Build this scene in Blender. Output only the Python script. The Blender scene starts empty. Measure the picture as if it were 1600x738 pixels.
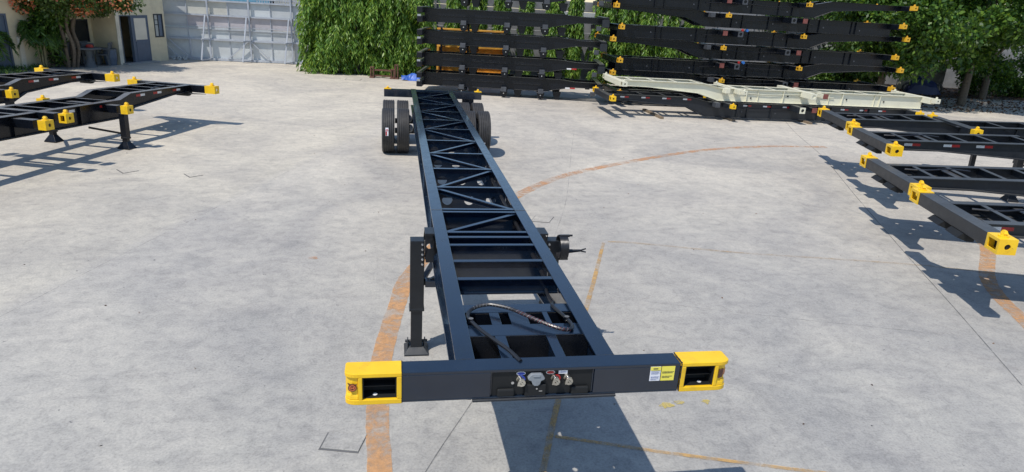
import bpy, math, random
import numpy as np
from mathutils import Vector, Matrix, Euler

random.seed(7)
RNG = np.random.default_rng(11)
SC = bpy.context.scene
COL = SC.collection
rad = math.radians

# ------------------------------------------------------------------ camera, light, exposure
cam_d = bpy.data.cameras.new('camera')
cam = bpy.data.objects.new('camera', cam_d)
COL.objects.link(cam)
SC.camera = cam
cam_d.sensor_width = 36.0
cam_d.sensor_fit = 'HORIZONTAL'
cam_d.lens = 1039.6 / 1600 * 36
cam_d.clip_start = 0.05
cam_d.clip_end = 2000
RT = Vector((0.985161, -0.161260, 0.058764))
DN = Vector((0.000627, -0.338999, -0.940786))
FW = Vector((0.171632, 0.926863, -0.333868))
UP = -DN
BK = -FW
CAMP = Vector((-0.9194, -3.5158, 3.5193))
cam.matrix_world = Matrix(((RT.x, UP.x, BK.x, CAMP.x), (RT.y, UP.y, BK.y, CAMP.y), (RT.z, UP.z, BK.z, CAMP.z), (0, 0, 0, 1)))

SUN_FROM = Vector((-0.48, -0.345, 1.0)).normalized()
sun_el = math.asin(SUN_FROM.z)
sun_az = math.atan2(SUN_FROM.x, SUN_FROM.y)          # clockwise from +Y
world = bpy.data.worlds.new('World')
SC.world = world
world.use_nodes = True
wn = world.node_tree.nodes
wl = world.node_tree.links
wn.clear()
sky = wn.new('ShaderNodeTexSky')
sky.sky_type = 'NISHITA'
sky.sun_disc = False
sky.sun_elevation = sun_el
sky.sun_rotation = sun_az
sky.air_density = 1.15
sky.dust_density = 0.3
sky.ozone_density = 3.0
bg = wn.new('ShaderNodeBackground')
bg.inputs['Strength'].default_value = 0.15
wo = wn.new('ShaderNodeOutputWorld')
wl.new(sky.outputs[0], bg.inputs[0])
wl.new(bg.outputs[0], wo.inputs[0])
sun_d = bpy.data.lights.new('sun', 'SUN')
sun_d.energy = 4.3
sun_d.angle = rad(0.5)
sun_d.color = (1.0, 0.945, 0.87)
sun = bpy.data.objects.new('sun', sun_d)
COL.objects.link(sun)
sun.rotation_euler = (-SUN_FROM).to_track_quat('-Z', 'Y').to_euler()
SC.view_settings.view_transform = 'Standard'
SC.view_settings.look = 'None'
SC.view_settings.exposure = 0.0
SC.view_settings.gamma = 1.0
try:
    SC.cycles.max_bounces = 8
    SC.cycles.transparent_max_bounces = 8
except Exception:
    pass

# ------------------------------------------------------------------ materials
def new_mat(name):
    m = bpy.data.materials.new(name)
    m.use_nodes = True
    nt = m.node_tree
    b = nt.nodes['Principled BSDF']
    return m, nt, b

def noise(nt, scale, detail=4, rough=0.55, vec=None, dist=0.0):
    n = nt.nodes.new('ShaderNodeTexNoise')
    n.inputs['Scale'].default_value = scale
    n.inputs['Detail'].default_value = detail
    n.inputs['Roughness'].default_value = rough
    n.inputs['Distortion'].default_value = dist
    if vec is not None:
        nt.links.new(vec, n.inputs['Vector'])
    return n

def ramp(nt, src, stops):
    r = nt.nodes.new('ShaderNodeValToRGB')
    el = r.color_ramp.elements
    while len(el) < len(stops):
        el.new(0.5)
    for e, (p, c) in zip(el, stops):
        e.position = p
        e.color = (*c, 1) if len(c) == 3 else c
    nt.links.new(src, r.inputs[0])
    return r

def mix(nt, fac, a, b, mode='MIX'):
    m = nt.nodes.new('ShaderNodeMix')
    m.data_type = 'RGBA'
    m.blend_type = mode
    for s, v in ((m.inputs[0], fac), (m.inputs[6], a), (m.inputs[7], b)):
        if isinstance(v, (int, float)):
            s.default_value = v
        elif isinstance(v, tuple):
            s.default_value = (*v, 1)
        else:
            nt.links.new(v, s)
    return m.outputs[2]

def bump(nt, b, h, strength=0.2, dist=0.01):
    n = nt.nodes.new('ShaderNodeBump')
    n.inputs['Strength'].default_value = strength
    n.inputs['Distance'].default_value = dist
    nt.links.new(h, n.inputs['Height'])
    nt.links.new(n.outputs[0], b.inputs['Normal'])

def objvec(nt, kind='Object'):
    t = nt.nodes.new('ShaderNodeTexCoord')
    return t.outputs[kind]

def posvec(nt):
    return nt.nodes.new('ShaderNodeNewGeometry').outputs['Position']

def simple(name, col, rough=0.5, metal=0.0, var=0.25, scale=6.0, coat=0.0, ior=1.5, bmp=0.0, dirt=None):
    m, nt, b = new_mat(name)
    v = objvec(nt)
    n = noise(nt, scale, 5, 0.6, v)
    lo = tuple(c * (1 - var) for c in col)
    hi = tuple(min(1, c * (1 + var)) for c in col)
    r = ramp(nt, n.outputs[0], [(0.3, lo), (0.7, hi)])
    out = r.outputs[0]
    if dirt:
        n2 = noise(nt, scale * 0.6, 8, 0.7, v)
        r2 = ramp(nt, n2.outputs[0], [(0.5, (0, 0, 0)), (0.72, (1, 1, 1))])
        mm = nt.nodes.new('ShaderNodeMath'); mm.operation = 'MULTIPLY'; mm.inputs[1].default_value = dirt[1]
        nt.links.new(r2.outputs[0], mm.inputs[0])
        out = mix(nt, mm.outputs[0], out, dirt[0])
    nt.links.new(out, b.inputs['Base Color'])
    nr = ramp(nt, n.outputs[0], [(0.3, (rough * .85,) * 3), (0.7, (min(1, rough * 1.15),) * 3)])
    nt.links.new(nr.outputs[0], b.inputs['Roughness'])
    b.inputs['Metallic'].default_value = metal
    b.inputs['IOR'].default_value = ior
    b.inputs['Coat Weight'].default_value = coat
    b.inputs['Coat Roughness'].default_value = 0.12
    if bmp:
        bump(nt, b, noise(nt, scale * 8, 3, 0.6, v).outputs[0], bmp, 0.004)
    return m

M = {}
def paint(name, col, rough, ior, dust, top_sheen):
    """glossy sprayed steel paint with patchy yard dust; faces that look up are coloured paler, as if catching the sky"""
    m, nt, b = new_mat(name)
    v = posvec(nt)
    n = noise(nt, 3.0, 6, 0.6, v)
    base = ramp(nt, n.outputs[0], [(0.3, tuple(c * .8 for c in col)), (0.7, tuple(c * 1.2 for c in col))]).outputs[0]
    n2 = noise(nt, 9.0, 8, 0.7, v)
    d = ramp(nt, n2.outputs[0], [(0.48, (0, 0, 0)), (0.8, (dust,) * 3)])
    out = mix(nt, d.outputs[0], base, (0.22, 0.20, 0.17))
    # sun and sky sheen on upward faces, put into the colour
    sx = nt.nodes.new('ShaderNodeSeparateXYZ'); nt.links.new(nt.nodes.new('ShaderNodeNewGeometry').outputs['True Normal'], sx.inputs[0])
    up = ramp(nt, sx.outputs[2], [(0.6, (0, 0, 0)), (0.9, (1, 1, 1))])
    n3 = noise(nt, 2.2, 7, 0.7, v)
    am = ramp(nt, n3.outputs[0], [(0.3, (top_sheen * .45,) * 3), (0.7, (top_sheen,) * 3)])
    mu = nt.nodes.new('ShaderNodeMath'); mu.operation = 'MULTIPLY'
    nt.links.new(up.outputs[0], mu.inputs[0]); nt.links.new(am.outputs[0], mu.inputs[1])
    out = mix(nt, mu.outputs[0], out, (0.30, 0.29, 0.27))
    nt.links.new(out, b.inputs['Base Color'])
    rr = ramp(nt, n2.outputs[0], [(0.35, (rough,) * 3), (0.8, (min(1, rough + .22),) * 3)])
    nt.links.new(rr.outputs[0], b.inputs['Roughness'])
    b.inputs['IOR'].default_value = ior
    return m

M['black'] = paint('black_paint', (0.0040, 0.0058, 0.0100), 0.20, 1.40, 0.008, 0.55)
M['navy'] = paint('blue_black_paint', (0.0026, 0.0090, 0.0225), 0.13, 1.62, 0.004, 0.012)
M['navy'].node_tree.nodes['Principled BSDF'].inputs['Coat Weight'].default_value = 0.45
M['navy'].node_tree.nodes['Principled BSDF'].inputs['Coat Roughness'].default_value = 0.06
M['grey_black'] = paint('dusty_black_paint', (0.012, 0.0155, 0.021), 0.32, 1.5, 0.05, 0.22)
M['leg_black'] = paint('leg_black_paint', (0.0075, 0.010, 0.014), 0.30, 1.5, 0.03, 0.04)
M['dark_recess'] = simple('dark_recess_paint', (0.005, 0.006, 0.007), 0.7)
def chipped_yellow():
    m, nt, b = new_mat('yellow_paint')
    v = posvec(nt)
    c = ramp(nt, noise(nt, 6, 5, .6, v).outputs[0], [(.3, (.80, .47, .010)), (.7, (.88, .56, .018))]).outputs[0]
    g = ramp(nt, noise(nt, 4.5, 8, .72, v, .6).outputs[0], [(.54, (0, 0, 0)), (.78, (.5, .5, .5))])
    c = mix(nt, g.outputs[0], c, (.30, .18, .04))
    k = ramp(nt, noise(nt, 34, 4, .65, v).outputs[0], [(.685, (0, 0, 0)), (.70, (.85, .85, .85))])
    c = mix(nt, k.outputs[0], c, (.07, .045, .03))
    nt.links.new(c, b.inputs['Base Color'])
    b.inputs['Roughness'].default_value = .38
    bump(nt, b, noise(nt, 60, 3, .6, v).outputs[0], .12, .003)
    return m
M['yellow'] = chipped_yellow()
M['old_yellow'] = simple('old_yellow_paint', (0.72, 0.40, 0.02), 0.5, var=0.12, scale=5, dirt=((0.22, 0.12, 0.03), 0.5))
M['beam_yellow'] = simple('ochre_paint', (0.72, 0.36, 0.05), 0.5, var=0.15, scale=4, dirt=((0.2, 0.12, 0.05), 0.5))
M['cream'] = simple('cream_paint', (0.68, 0.66, 0.52), 0.45, var=0.04, scale=2, dirt=((0.35, 0.33, 0.26), 0.25))
M['grey_paint'] = simple('grey_primer', (0.30, 0.32, 0.34), 0.55, var=0.15)
M['dark_grey_paint'] = simple('dark_grey_primer', (0.055, 0.060, 0.070), 0.5, var=0.2)
M['light_grey'] = simple('light_grey_plastic', (0.42, 0.45, 0.47), 0.45)
M['steel'] = simple('bright_zinc', (0.62, 0.62, 0.62), 0.28, metal=1.0)
M['brass'] = simple('pale_brass', (0.60, 0.57, 0.50), 0.3, metal=1.0)
M['rubber'] = simple('tyre_rubber', (0.030, 0.030, 0.032), 0.62, var=0.25, scale=9, dirt=((0.10, 0.095, 0.085), 0.35))
M['hose'] = simple('black_rubber_hose', (0.014, 0.014, 0.016), 0.35)
M['red_hose'] = simple('red_hose_wrap', (0.13, 0.02, 0.03), 0.45)
M['white_hose'] = simple('pale_hose_wrap', (0.15, 0.155, 0.175), 0.4)
M['red'] = simple('red_reflector', (0.40, 0.02, 0.02), 0.3)
M['lamp_red'] = simple('dull_red_lens', (0.20, 0.06, 0.05), 0.35)
M['white'] = simple('white_reflector', (0.72, 0.72, 0.72), 0.35)
M['orange_lens'] = simple('orange_lens', (0.55, 0.17, 0.05), 0.25)
M['label_white'] = simple('label_white', (0.74, 0.75, 0.80), 0.4, var=0.05)
M['label_yellow'] = simple('label_yellow', (0.82, 0.72, 0.10), 0.4, var=0.05)
M['print'] = simple('label_ink', (0.09, 0.08, 0.06), 0.5)
M['print_blue'] = simple('label_blue_ink', (0.22, 0.25, 0.42), 0.5)
M['blue'] = simple('blue_plastic', (0.03, 0.06, 0.35), 0.4)
M['blue_cap'] = simple('blue_cap', (0.03, 0.16, 0.50), 0.4)
M['weld'] = simple('weld_metal', (0.035, 0.037, 0.042), 0.45, metal=0.4)
M['cover_navy'] = simple('navy_sheet', (0.012, 0.022, 0.095), 0.5)
M['soil'] = simple('dark_soil', (0.075, 0.055, 0.040), 0.95, var=0.4, scale=2.5, bmp=0.4)
M['socket_grey'] = simple('socket_grey', (0.20, 0.22, 0.24), 0.45)
M['badge'] = simple('badge_brown', (0.13, 0.045, 0.02), 0.4)
M['badge_orange'] = simple('badge_orange', (0.50, 0.13, 0.05), 0.4)
M['rust'] = simple('rusty_steel', (0.12, 0.055, 0.035), 0.8, var=0.4, scale=8)
M['rim'] = simple('rim_silver', (0.42, 0.45, 0.48), 0.4, metal=0.6)
M['timber'] = simple('weathered_timber', (0.20, 0.15, 0.10), 0.8, var=0.3, scale=10)
M['tarp'] = simple('blue_tarp', (0.03, 0.11, 0.45), 0.45, var=0.3, scale=3)
M['gate_steel'] = simple('gate_galvanised', (0.40, 0.43, 0.48), 0.5, var=0.15, scale=4)
M['sheet_a'] = simple('sheet_blue_grey', (0.46, 0.48, 0.49), 0.6, var=0.12, scale=1.2, dirt=((0.22, 0.22, 0.22), 0.5))
M['sheet_b'] = simple('sheet_mauve_grey', (0.46, 0.43, 0.45), 0.6, var=0.12, scale=1.2, dirt=((0.24, 0.22, 0.21), 0.5))
M['sheet_c'] = simple('sheet_cream', (0.55, 0.54, 0.48), 0.6, var=0.10, scale=1.2, dirt=((0.3, 0.28, 0.24), 0.5))
M['sheet_d'] = simple('sheet_light_grey', (0.54, 0.57, 0.58), 0.6, var=0.10, scale=1.2, dirt=((0.26, 0.27, 0.27), 0.5))
M['plaster'] = simple('cream_plaster', (0.68, 0.60, 0.42), 0.85, var=0.10, scale=1.6, bmp=0.2, dirt=((0.30, 0.25, 0.17), 0.4))
M['plaster_trim'] = simple('pale_plaster', (0.68, 0.63, 0.52), 0.85, var=0.08, scale=2, dirt=((0.3, 0.26, 0.2), 0.4))
M['door_blue'] = simple('door_slate_blue', (0.09, 0.12, 0.17), 0.5, var=0.12)
M['frame_dark'] = simple('dark_window_frame', (0.03, 0.035, 0.045), 0.45)
M['glass_dark'] = simple('dark_glass', (0.015, 0.02, 0.025), 0.08, ior=1.5, var=0.1)
M['glass_pale'] = simple('frosted_glass', (0.42, 0.44, 0.42), 0.25, var=0.08)
M['glass_blue'] = simple('blue_grey_glass', (0.12, 0.16, 0.22), 0.15, var=0.1)
M['wall_grey'] = simple('grey_block_wall', (0.22, 0.225, 0.235), 0.85, var=0.25, scale=1.5, bmp=0.2, dirt=((0.10, 0.10, 0.10), 0.6))
M['wall_light'] = simple('light_cladding', (0.52, 0.55, 0.58), 0.6, var=0.1, scale=1.5)
M['stone_seat'] = simple('cast_stone', (0.10, 0.11, 0.12), 0.8, var=0.25, scale=6)
M['bark'] = simple('bark', (0.12, 0.095, 0.07), 0.9, var=0.4, scale=12, bmp=0.4)
M['palm_stem'] = simple('palm_stem', (0.22, 0.20, 0.11), 0.7, var=0.3, scale=10)
M['cover'] = simple('cover_concrete', (0.32, 0.315, 0.30), 0.85, var=0.12, scale=6, bmp=0.2)
M['cover_seam'] = simple('cover_seam', (0.12, 0.12, 0.12), 0.9)
M['roof'] = simple('roof_sheet', (0.30, 0.31, 0.32), 0.6)
M['sky_blue'] = simple('blue_cladding', (0.10, 0.25, 0.36), 0.5)

def leaf_mat(name, lo, mid, hi, trans=0.25):
    m, nt, b = new_mat(name)
    g = nt.nodes.new('ShaderNodeNewGeometry')
    r = ramp(nt, g.outputs['Random Per Island'], [(0.0, lo), (0.5, mid), (1.0, hi)])
    nt.links.new(r.outputs[0], b.inputs['Base Color'])
    b.inputs['Roughness'].default_value = 0.42
    b.inputs['IOR'].default_value = 1.45
    t = nt.nodes.new('ShaderNodeBsdfTranslucent')
    tint = mix(nt, 1.0, r.outputs[0], (1.7, 1.5, 0.6), 'MULTIPLY')
    nt.links.new(tint, t.inputs[0])
    ms = nt.nodes.new('ShaderNodeMixShader')
    ms.inputs[0].default_value = trans
    nt.links.new(b.outputs[0], ms.inputs[1])
    nt.links.new(t.outputs[0], ms.inputs[2])
    nt.links.new(ms.outputs[0], nt.nodes['Material Output'].inputs[0])
    return m
M['ashoka'] = leaf_mat('ashoka_leaf', (0.060, 0.145, 0.024), (0.140, 0.270, 0.042), (0.275, 0.400, 0.070), 0.33)
M['broadleaf'] = leaf_mat('broad_leaf', (0.020, 0.058, 0.012), (0.048, 0.115, 0.020), (0.160, 0.270, 0.042), 0.32)
M['boug_leaf'] = leaf_mat('bougainvillea_leaf', (0.03, 0.06, 0.015), (0.05, 0.10, 0.02), (0.11, 0.17, 0.04))
M['boug_flower'] = leaf_mat('bougainvillea_bract', (0.58, 0.13, 0.10), (0.70, 0.27, 0.16), (0.75, 0.48, 0.28), 0.45)
M['palm_leaf'] = leaf_mat('palm_leaf', (0.025, 0.07, 0.015), (0.05, 0.11, 0.02), (0.10, 0.19, 0.03))
M['litter'] = leaf_mat('dry_leaf', (0.05, 0.028, 0.016), (0.12, 0.065, 0.035), (0.20, 0.12, 0.07), 0.05)

def concrete():
    m, nt, b = new_mat('yard_concrete')
    v = posvec(nt)
    base = noise(nt, 0.30, 7, 0.62, v, 1.2)
    c = ramp(nt, base.outputs[0], [(0.33, (0.335, 0.318, 0.296)), (0.44, (0.390, 0.366, 0.333)), (0.55, (0.430, 0.403, 0.360)), (0.68, (0.480, 0.448, 0.395))]).outputs[0]
    # trowel swirls and cloudy laitance
    n1 = noise(nt, 1.6, 8, 0.66, v, 1.4)
    c = mix(nt, 1.0, c, ramp(nt, n1.outputs[0], [(0.30, (0.84, 0.845, 0.855)), (0.50, (1.0, 1.0, 1.0)), (0.70, (1.08, 1.075, 1.06))]).outputs[0], 'MULTIPLY')
    n2 = noise(nt, 7.5, 8, 0.72, v, 0.9)
    c = mix(nt, 1.0, c, ramp(nt, n2.outputs[0], [(0.32, (0.80, 0.80, 0.81)), (0.5, (1, 1, 1)), (0.68, (1.10, 1.095, 1.08))]).outputs[0], 'MULTIPLY')
    n3 = noise(nt, 46.0, 4, 0.7, v)
    c = mix(nt, 1.0, c, ramp(nt, n3.outputs[0], [(0.30, (0.74, 0.74, 0.74)), (0.52, (1.0, 1.0, 1.0)), (0.72, (1.12, 1.12, 1.11))]).outputs[0], 'MULTIPLY')
    # separate pours: the far slabs are paler and warmer, the well-trodden near ones greyer
    sp = nt.nodes.new('ShaderNodeSeparateXYZ'); nt.links.new(v, sp.inputs[0])
    nw = noise(nt, 0.28, 5, 0.6, v, 0.8)
    pm = nt.nodes.new('ShaderNodeMath'); pm.operation = 'MULTIPLY_ADD'; nt.links.new(nw.outputs[0], pm.inputs[0]); pm.inputs[1].default_value = 9.0; nt.links.new(sp.outputs[1], pm.inputs[2])
    pd = nt.nodes.new('ShaderNodeMath'); pd.operation = 'DIVIDE'; nt.links.new(pm.outputs[0], pd.inputs[0]); pd.inputs[1].default_value = 30.0
    pr = ramp(nt, pd.outputs[0], [(0.18, (0.87, 0.895, 0.915)), (0.34, (0.96, 0.965, 0.965)), (0.52, (1.09, 1.075, 1.04)), (0.85, (1.17, 1.14, 1.09))])
    c = mix(nt, 1.0, c, pr.outputs[0], 'MULTIPLY')
    la = nt.nodes.new('ShaderNodeVectorMath'); la.operation = 'DOT_PRODUCT'; nt.links.new(v, la.inputs[0]); la.inputs[1].default_value = (-0.951, 0.310, 0)
    lr = ramp(nt, la.outputs['Value'], [(0.0, (1, 1, 1)), (1.0, (1.06, 1.05, 1.015))])
    mr = nt.nodes.new('ShaderNodeMapRange'); nt.links.new(la.outputs['Value'], mr.inputs[0]); mr.inputs[1].default_value = 5.95; mr.inputs[2].default_value = 6.25
    nt.links.new(mr.outputs[0], lr.inputs[0])
    c = mix(nt, 1.0, c, lr.outputs[0], 'MULTIPLY')
    # drag streaks
    mp = nt.nodes.new('ShaderNodeMapping')
    mp.inputs['Rotation'].default_value = (0, 0, rad(24))
    mp.inputs['Scale'].default_value = (0.8, 3.0, 1)
    nt.links.new(v, mp.inputs['Vector'])
    n4 = noise(nt, 1.3, 6, 0.7, mp.outputs[0], 0.7)
    c = mix(nt, 1.0, c, ramp(nt, n4.outputs[0], [(0.32, (0.87, 0.87, 0.88)), (0.48, (1, 1, 1)), (0.70, (1.04, 1.04, 1.03))]).outputs[0], 'MULTIPLY')
    # dark scuffs and oil flecks
    n5 = noise(nt, 3.1, 9, 0.75, mp.outputs[0], 1.5)
    f = ramp(nt, n5.outputs[0], [(0.62, (0, 0, 0)), (0.72, (0.5, 0.5, 0.5))])
    c = mix(nt, f.outputs[0], c, (0.16, 0.16, 0.165))
    n6 = noise(nt, 11.0, 3, 0.6, v, 0.3)
    f6 = ramp(nt, n6.outputs[0], [(0.71, (0, 0, 0)), (0.74, (0.75, 0.75, 0.75))])
    c = mix(nt, f6.outputs[0], c, (0.10, 0.10, 0.105))
    # hairline cracks
    wob = noise(nt, 0.8, 4, 0.6, v)
    add = nt.nodes.new('ShaderNodeVectorMath'); add.operation = 'MULTIPLY_ADD'
    nt.links.new(wob.outputs['Color'], add.inputs[0]); add.inputs[1].default_value = (1.6, 1.6, 0); nt.links.new(v, add.inputs[2])
    vo = nt.nodes.new('ShaderNodeTexVoronoi'); vo.feature = 'DISTANCE_TO_EDGE'; vo.inputs['Scale'].default_value = 0.21
    nt.links.new(add.outputs[0], vo.inputs['Vector'])
    gate = noise(nt, 0.5, 2, 0.5, v)
    gm = ramp(nt, gate.outputs[0], [(0.56, (0, 0, 0)), (0.66, (0.28, 0.28, 0.28))])
    cr = ramp(nt, vo.outputs['Distance'], [(0.0015, (1, 1, 1)), (0.004, (0, 0, 0))])
    k = nt.nodes.new('ShaderNodeMath'); k.operation = 'MULTIPLY'
    nt.links.new(gm.outputs[0], k.inputs[0]); nt.links.new(cr.outputs[0], k.inputs[1])
    c = mix(nt, k.outputs[0], c, (0.12, 0.12, 0.12))
    nt.links.new(c, b.inputs['Base Color'])
    b.inputs['Roughness'].default_value = 0.72
    bump(nt, b, n2.outputs[0], 0.25, 0.01)
    return m
M['concrete'] = concrete()

def worn_paint(name, col, lo, hi, amount=1.0):
    m, nt, b = new_mat(name)
    v = posvec(nt)
    n = noise(nt, 8.0, 9, 0.78, v, 0.8)
    n2 = noise(nt, 2.3, 4, 0.65, v)
    a = nt.nodes.new('ShaderNodeMath'); a.operation = 'ADD'
    nt.links.new(n.outputs[0], a.inputs[0]); nt.links.new(n2.outputs[0], a.inputs[1])
    h = nt.nodes.new('ShaderNodeMath'); h.operation = 'MULTIPLY'; h.inputs[1].default_value = 0.5
    nt.links.new(a.outputs[0], h.inputs[0])
    r = ramp(nt, h.outputs[0], [(lo, (0.16 * amount,) * 3), (hi, (amount,) * 3)])
    c = ramp(nt, noise(nt, 14, 5, 0.7, v).outputs[0], [(0.3, tuple(x * .72 for x in col)), (0.7, tuple(x * 1.12 for x in col))])
    nt.links.new(c.outputs[0], b.inputs['Base Color'])
    nt.links.new(r.outputs[0], b.inputs['Alpha'])
    b.inputs['Roughness'].default_value = 0.7
    return m
M['orange_line'] = worn_paint('worn_orange_paint', (0.63, 0.335, 0.145), 0.425, 0.56, 0.78)
M['orange_faint'] = worn_paint('faint_orange_paint', (0.62, 0.32, 0.15), 0.455, 0.57, 0.7)
M['yellow_line'] = worn_paint('worn_yellow_paint', (0.60, 0.36, 0.12), 0.42, 0.56, 0.72)
M['yellow_faint'] = worn_paint('faint_yellow_paint', (0.55, 0.38, 0.19), 0.44, 0.62, 0.6)
M['splat'] = worn_paint('yellow_splash', (0.62, 0.48, 0.12), 0.42, 0.55, 0.8)
M['joint'] = worn_paint('joint_dark', (0.17, 0.17, 0.165), 0.36, 0.6, 0.8)

M['joint_faint'] = worn_paint('joint_faint', (0.25, 0.25, 0.24), 0.46, 0.62, 0.5)

# ------------------------------------------------------------------ mesh builder
class MB:
    def __init__(s):
        s.v = []; s.f = []
    def add(s, vs, fs):
        o = len(s.v)
        s.v.extend([tuple(p) for p in vs])
        s.f.extend([tuple(i + o for i in f) for f in fs])
        return s
    def box(s, x0, x1, y0, y1, z0, z1):
        return s.add([(x0, y0, z0), (x1, y0, z0), (x1, y1, z0), (x0, y1, z0), (x0, y0, z1), (x1, y0, z1), (x1, y1, z1), (x0, y1, z1)],
                     [(0, 3, 2, 1), (4, 5, 6, 7), (0, 1, 5, 4), (1, 2, 6, 5), (2, 3, 7, 6), (3, 0, 4, 7)])
    def beam(s, p0, p1, w, h, up=(0, 0, 1)):
        p0 = Vector(p0); p1 = Vector(p1)
        d = (p1 - p0).normalized(); u = Vector(up)
        if abs(d.dot(u)) > .98:
            u = Vector((0, 1, 0))
        sd = d.cross(u).normalized(); u = sd.cross(d).normalized()
        vs = []
        for p in (p0, p1):
            for a, b in ((-1, -1), (1, -1), (1, 1), (-1, 1)):
                vs.append(p + sd * (a * w / 2) + u * (b * h / 2))
        return s.add(vs, [(0, 3, 2, 1), (4, 5, 6, 7), (0, 1, 5, 4), (1, 2, 6, 5), (2, 3, 7, 6), (3, 0, 4, 7)])
    def prism(s, poly, ax, a, b):
        n = len(poly)
        def pt(p, t):
            return {'x': (t, p[0], p[1]), 'y': (p[0], t, p[1]), 'z': (p[0], p[1], t)}[ax]
        vs = [pt(p, a) for p in poly] + [pt(p, b) for p in poly]
        fs = [tuple(range(n))[::-1], tuple(range(n, 2 * n))]
        for i in range(n):
            j = (i + 1) % n
            fs.append((i, j, j + n, i + n))
        return s.add(vs, fs)
    def cyl(s, p0, p1, r, n=12, r2=None):
        p0 = Vector(p0); p1 = Vector(p1); r2 = r if r2 is None else r2
        d = (p1 - p0).normalized()
        u = Vector((0, 0, 1)) if abs(d.z) < .9 else Vector((1, 0, 0))
        a = d.cross(u).normalized(); b = d.cross(a)
        vs = []
        for p, q in ((p0, r), (p1, r2)):
            for i in range(n):
                t = 2 * math.pi * i / n
                vs.append(p + a * (q * math.cos(t)) + b * (q * math.sin(t)))
        fs = [tuple(range(n)), tuple(range(n, 2 * n))[::-1]]
        for i in range(n):
            j = (i + 1) % n
            fs.append((i, i + n, j + n, j))
        return s.add(vs, fs)
    def tube(s, pts, r, n=8):
        pts = [Vector(p) for p in pts]
        rr = r if isinstance(r, (list, tuple)) else [r] * len(pts)
        vs = []; fs = []
        prev = None
        for i, p in enumerate(pts):
            d = (pts[min(i + 1, len(pts) - 1)] - pts[max(i - 1, 0)]).normalized()
            u = prev if prev is not None else (Vector((0, 0, 1)) if abs(d.z) < .9 else Vector((1, 0, 0)))
            a = d.cross(u).normalized(); b = a.cross(d).normalized(); prev = b
            for k in range(n):
                t = 2 * math.pi * k / n
                vs.append(p + a * (rr[i] * math.cos(t)) + b * (rr[i] * math.sin(t)))
        for i in range(len(pts) - 1):
            for k in range(n):
                j = (k + 1) % n
                fs.append((i * n + k, i * n + j, (i + 1) * n + j, (i + 1) * n + k))
        fs.append(tuple(range(n))[::-1]); fs.append(tuple(range((len(pts) - 1) * n, len(pts) * n)))
        return s.add(vs, fs)
    def lathe(s, prof, c, ax, n=24, close=True):
        """prof: (radius, along) pairs, turned round axis ax ('x' or 'z') through c"""
        m = len(prof); vs = []; fs = []
        for i in range(n):
            t = 2 * math.pi * i / n
            for r, a in prof:
                if ax == 'x':
                    vs.append((c[0] + a, c[1] + r * math.cos(t), c[2] + r * math.sin(t)))
                elif ax == 'y':
                    vs.append((c[0] + r * math.cos(t), c[1] + a, c[2] + r * math.sin(t)))
                else:
                    vs.append((c[0] + r * math.cos(t), c[1] + r * math.sin(t), c[2] + a))
        for i in range(n):
            j = (i + 1) % n
            for k in range(m if close else m - 1):
                l = (k + 1) % m
                fs.append((i * m + k, j * m + k, j * m + l, i * m + l))
        return s.add(vs, fs)
    def holed(s, a0, a1, b0, b1, t0, t1, holes, ax):
        """plate in plane (a,b), thickness t0..t1 along ax; holes (a,b,r), one per column"""
        hs = sorted(holes)
        cuts = [a0] + [(hs[i][0] + hs[i + 1][0]) / 2 for i in range(len(hs) - 1)] + [a1]
        def P(a, b, t):
            return {'x': (t, a, b), 'y': (a, t, b), 'z': (a, b, t)}[ax]
        n = 16
        for (ca, cb, r), l, h in zip(hs, cuts[:-1], cuts[1:]):
            ring = []; out = []
            for i in range(n):
                t = 2 * math.pi * (i + .5) / n
                dx, dy = math.cos(t), math.sin(t)
                ring.append((ca + r * dx, cb + r * dy))
                k = min(((h - ca) / dx if dx > 0 else (l - ca) / dx), ((b1 - cb) / dy if dy > 0 else (b0 - cb) / dy))
                out.append((ca + k * dx, cb + k * dy))
            cor = [(h, b1), (l, b1), (l, b0), (h, b0)]
            for i in range(4):                                   # snap nearest samples onto the corners
                j = [1, 5, 9, 13][i]
                out[j] = cor[i] if True else out[j]
            vs = [P(*p, t0) for p in ring] + [P(*p, t0) for p in out] + [P(*p, t1) for p in ring] + [P(*p, t1) for p in out]
            fs = []
            for i in range(n):
                j = (i + 1) % n
                fs += [(i, j, n + j, n + i), (2 * n + i, 3 * n + i, 3 * n + j, 2 * n + j), (i, 2 * n + i, 2 * n + j, j), (n + i, n + j, 3 * n + j, 3 * n + i)]
            s.add(vs, fs)
        return s
    def mesh(s, name, smooth=False):
        me = bpy.data.meshes.new(name)
        me.from_pydata(s.v, [], s.f)
        me.validate()
        import bmesh
        bm = bmesh.new(); bm.from_mesh(me)
        bmesh.ops.recalc_face_normals(bm, faces=bm.faces)
        bm.to_mesh(me); bm.free()
        if smooth:
            me.shade_smooth()
        return me
    def build(s, name, mat, parent=None, smooth=False, bevel=0.0, seg=2, loc=None):
        me = s.mesh(name, smooth)
        o = bpy.data.objects.new(name, me)
        me.materials.append(M[mat] if isinstance(mat, str) else mat)
        COL.objects.link(o)
        if parent is not None:
            o.parent = parent
        if loc is not None:
            o.location = loc
        if bevel:
            b = o.modifiers.new('bevel', 'BEVEL')
            b.width = bevel; b.segments = seg; b.limit_method = 'ANGLE'; b.angle_limit = rad(40)
        if smooth:
            try:
                me.set_sharp_from_angle(angle=rad(38))
            except Exception:
                pass
        return o

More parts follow.
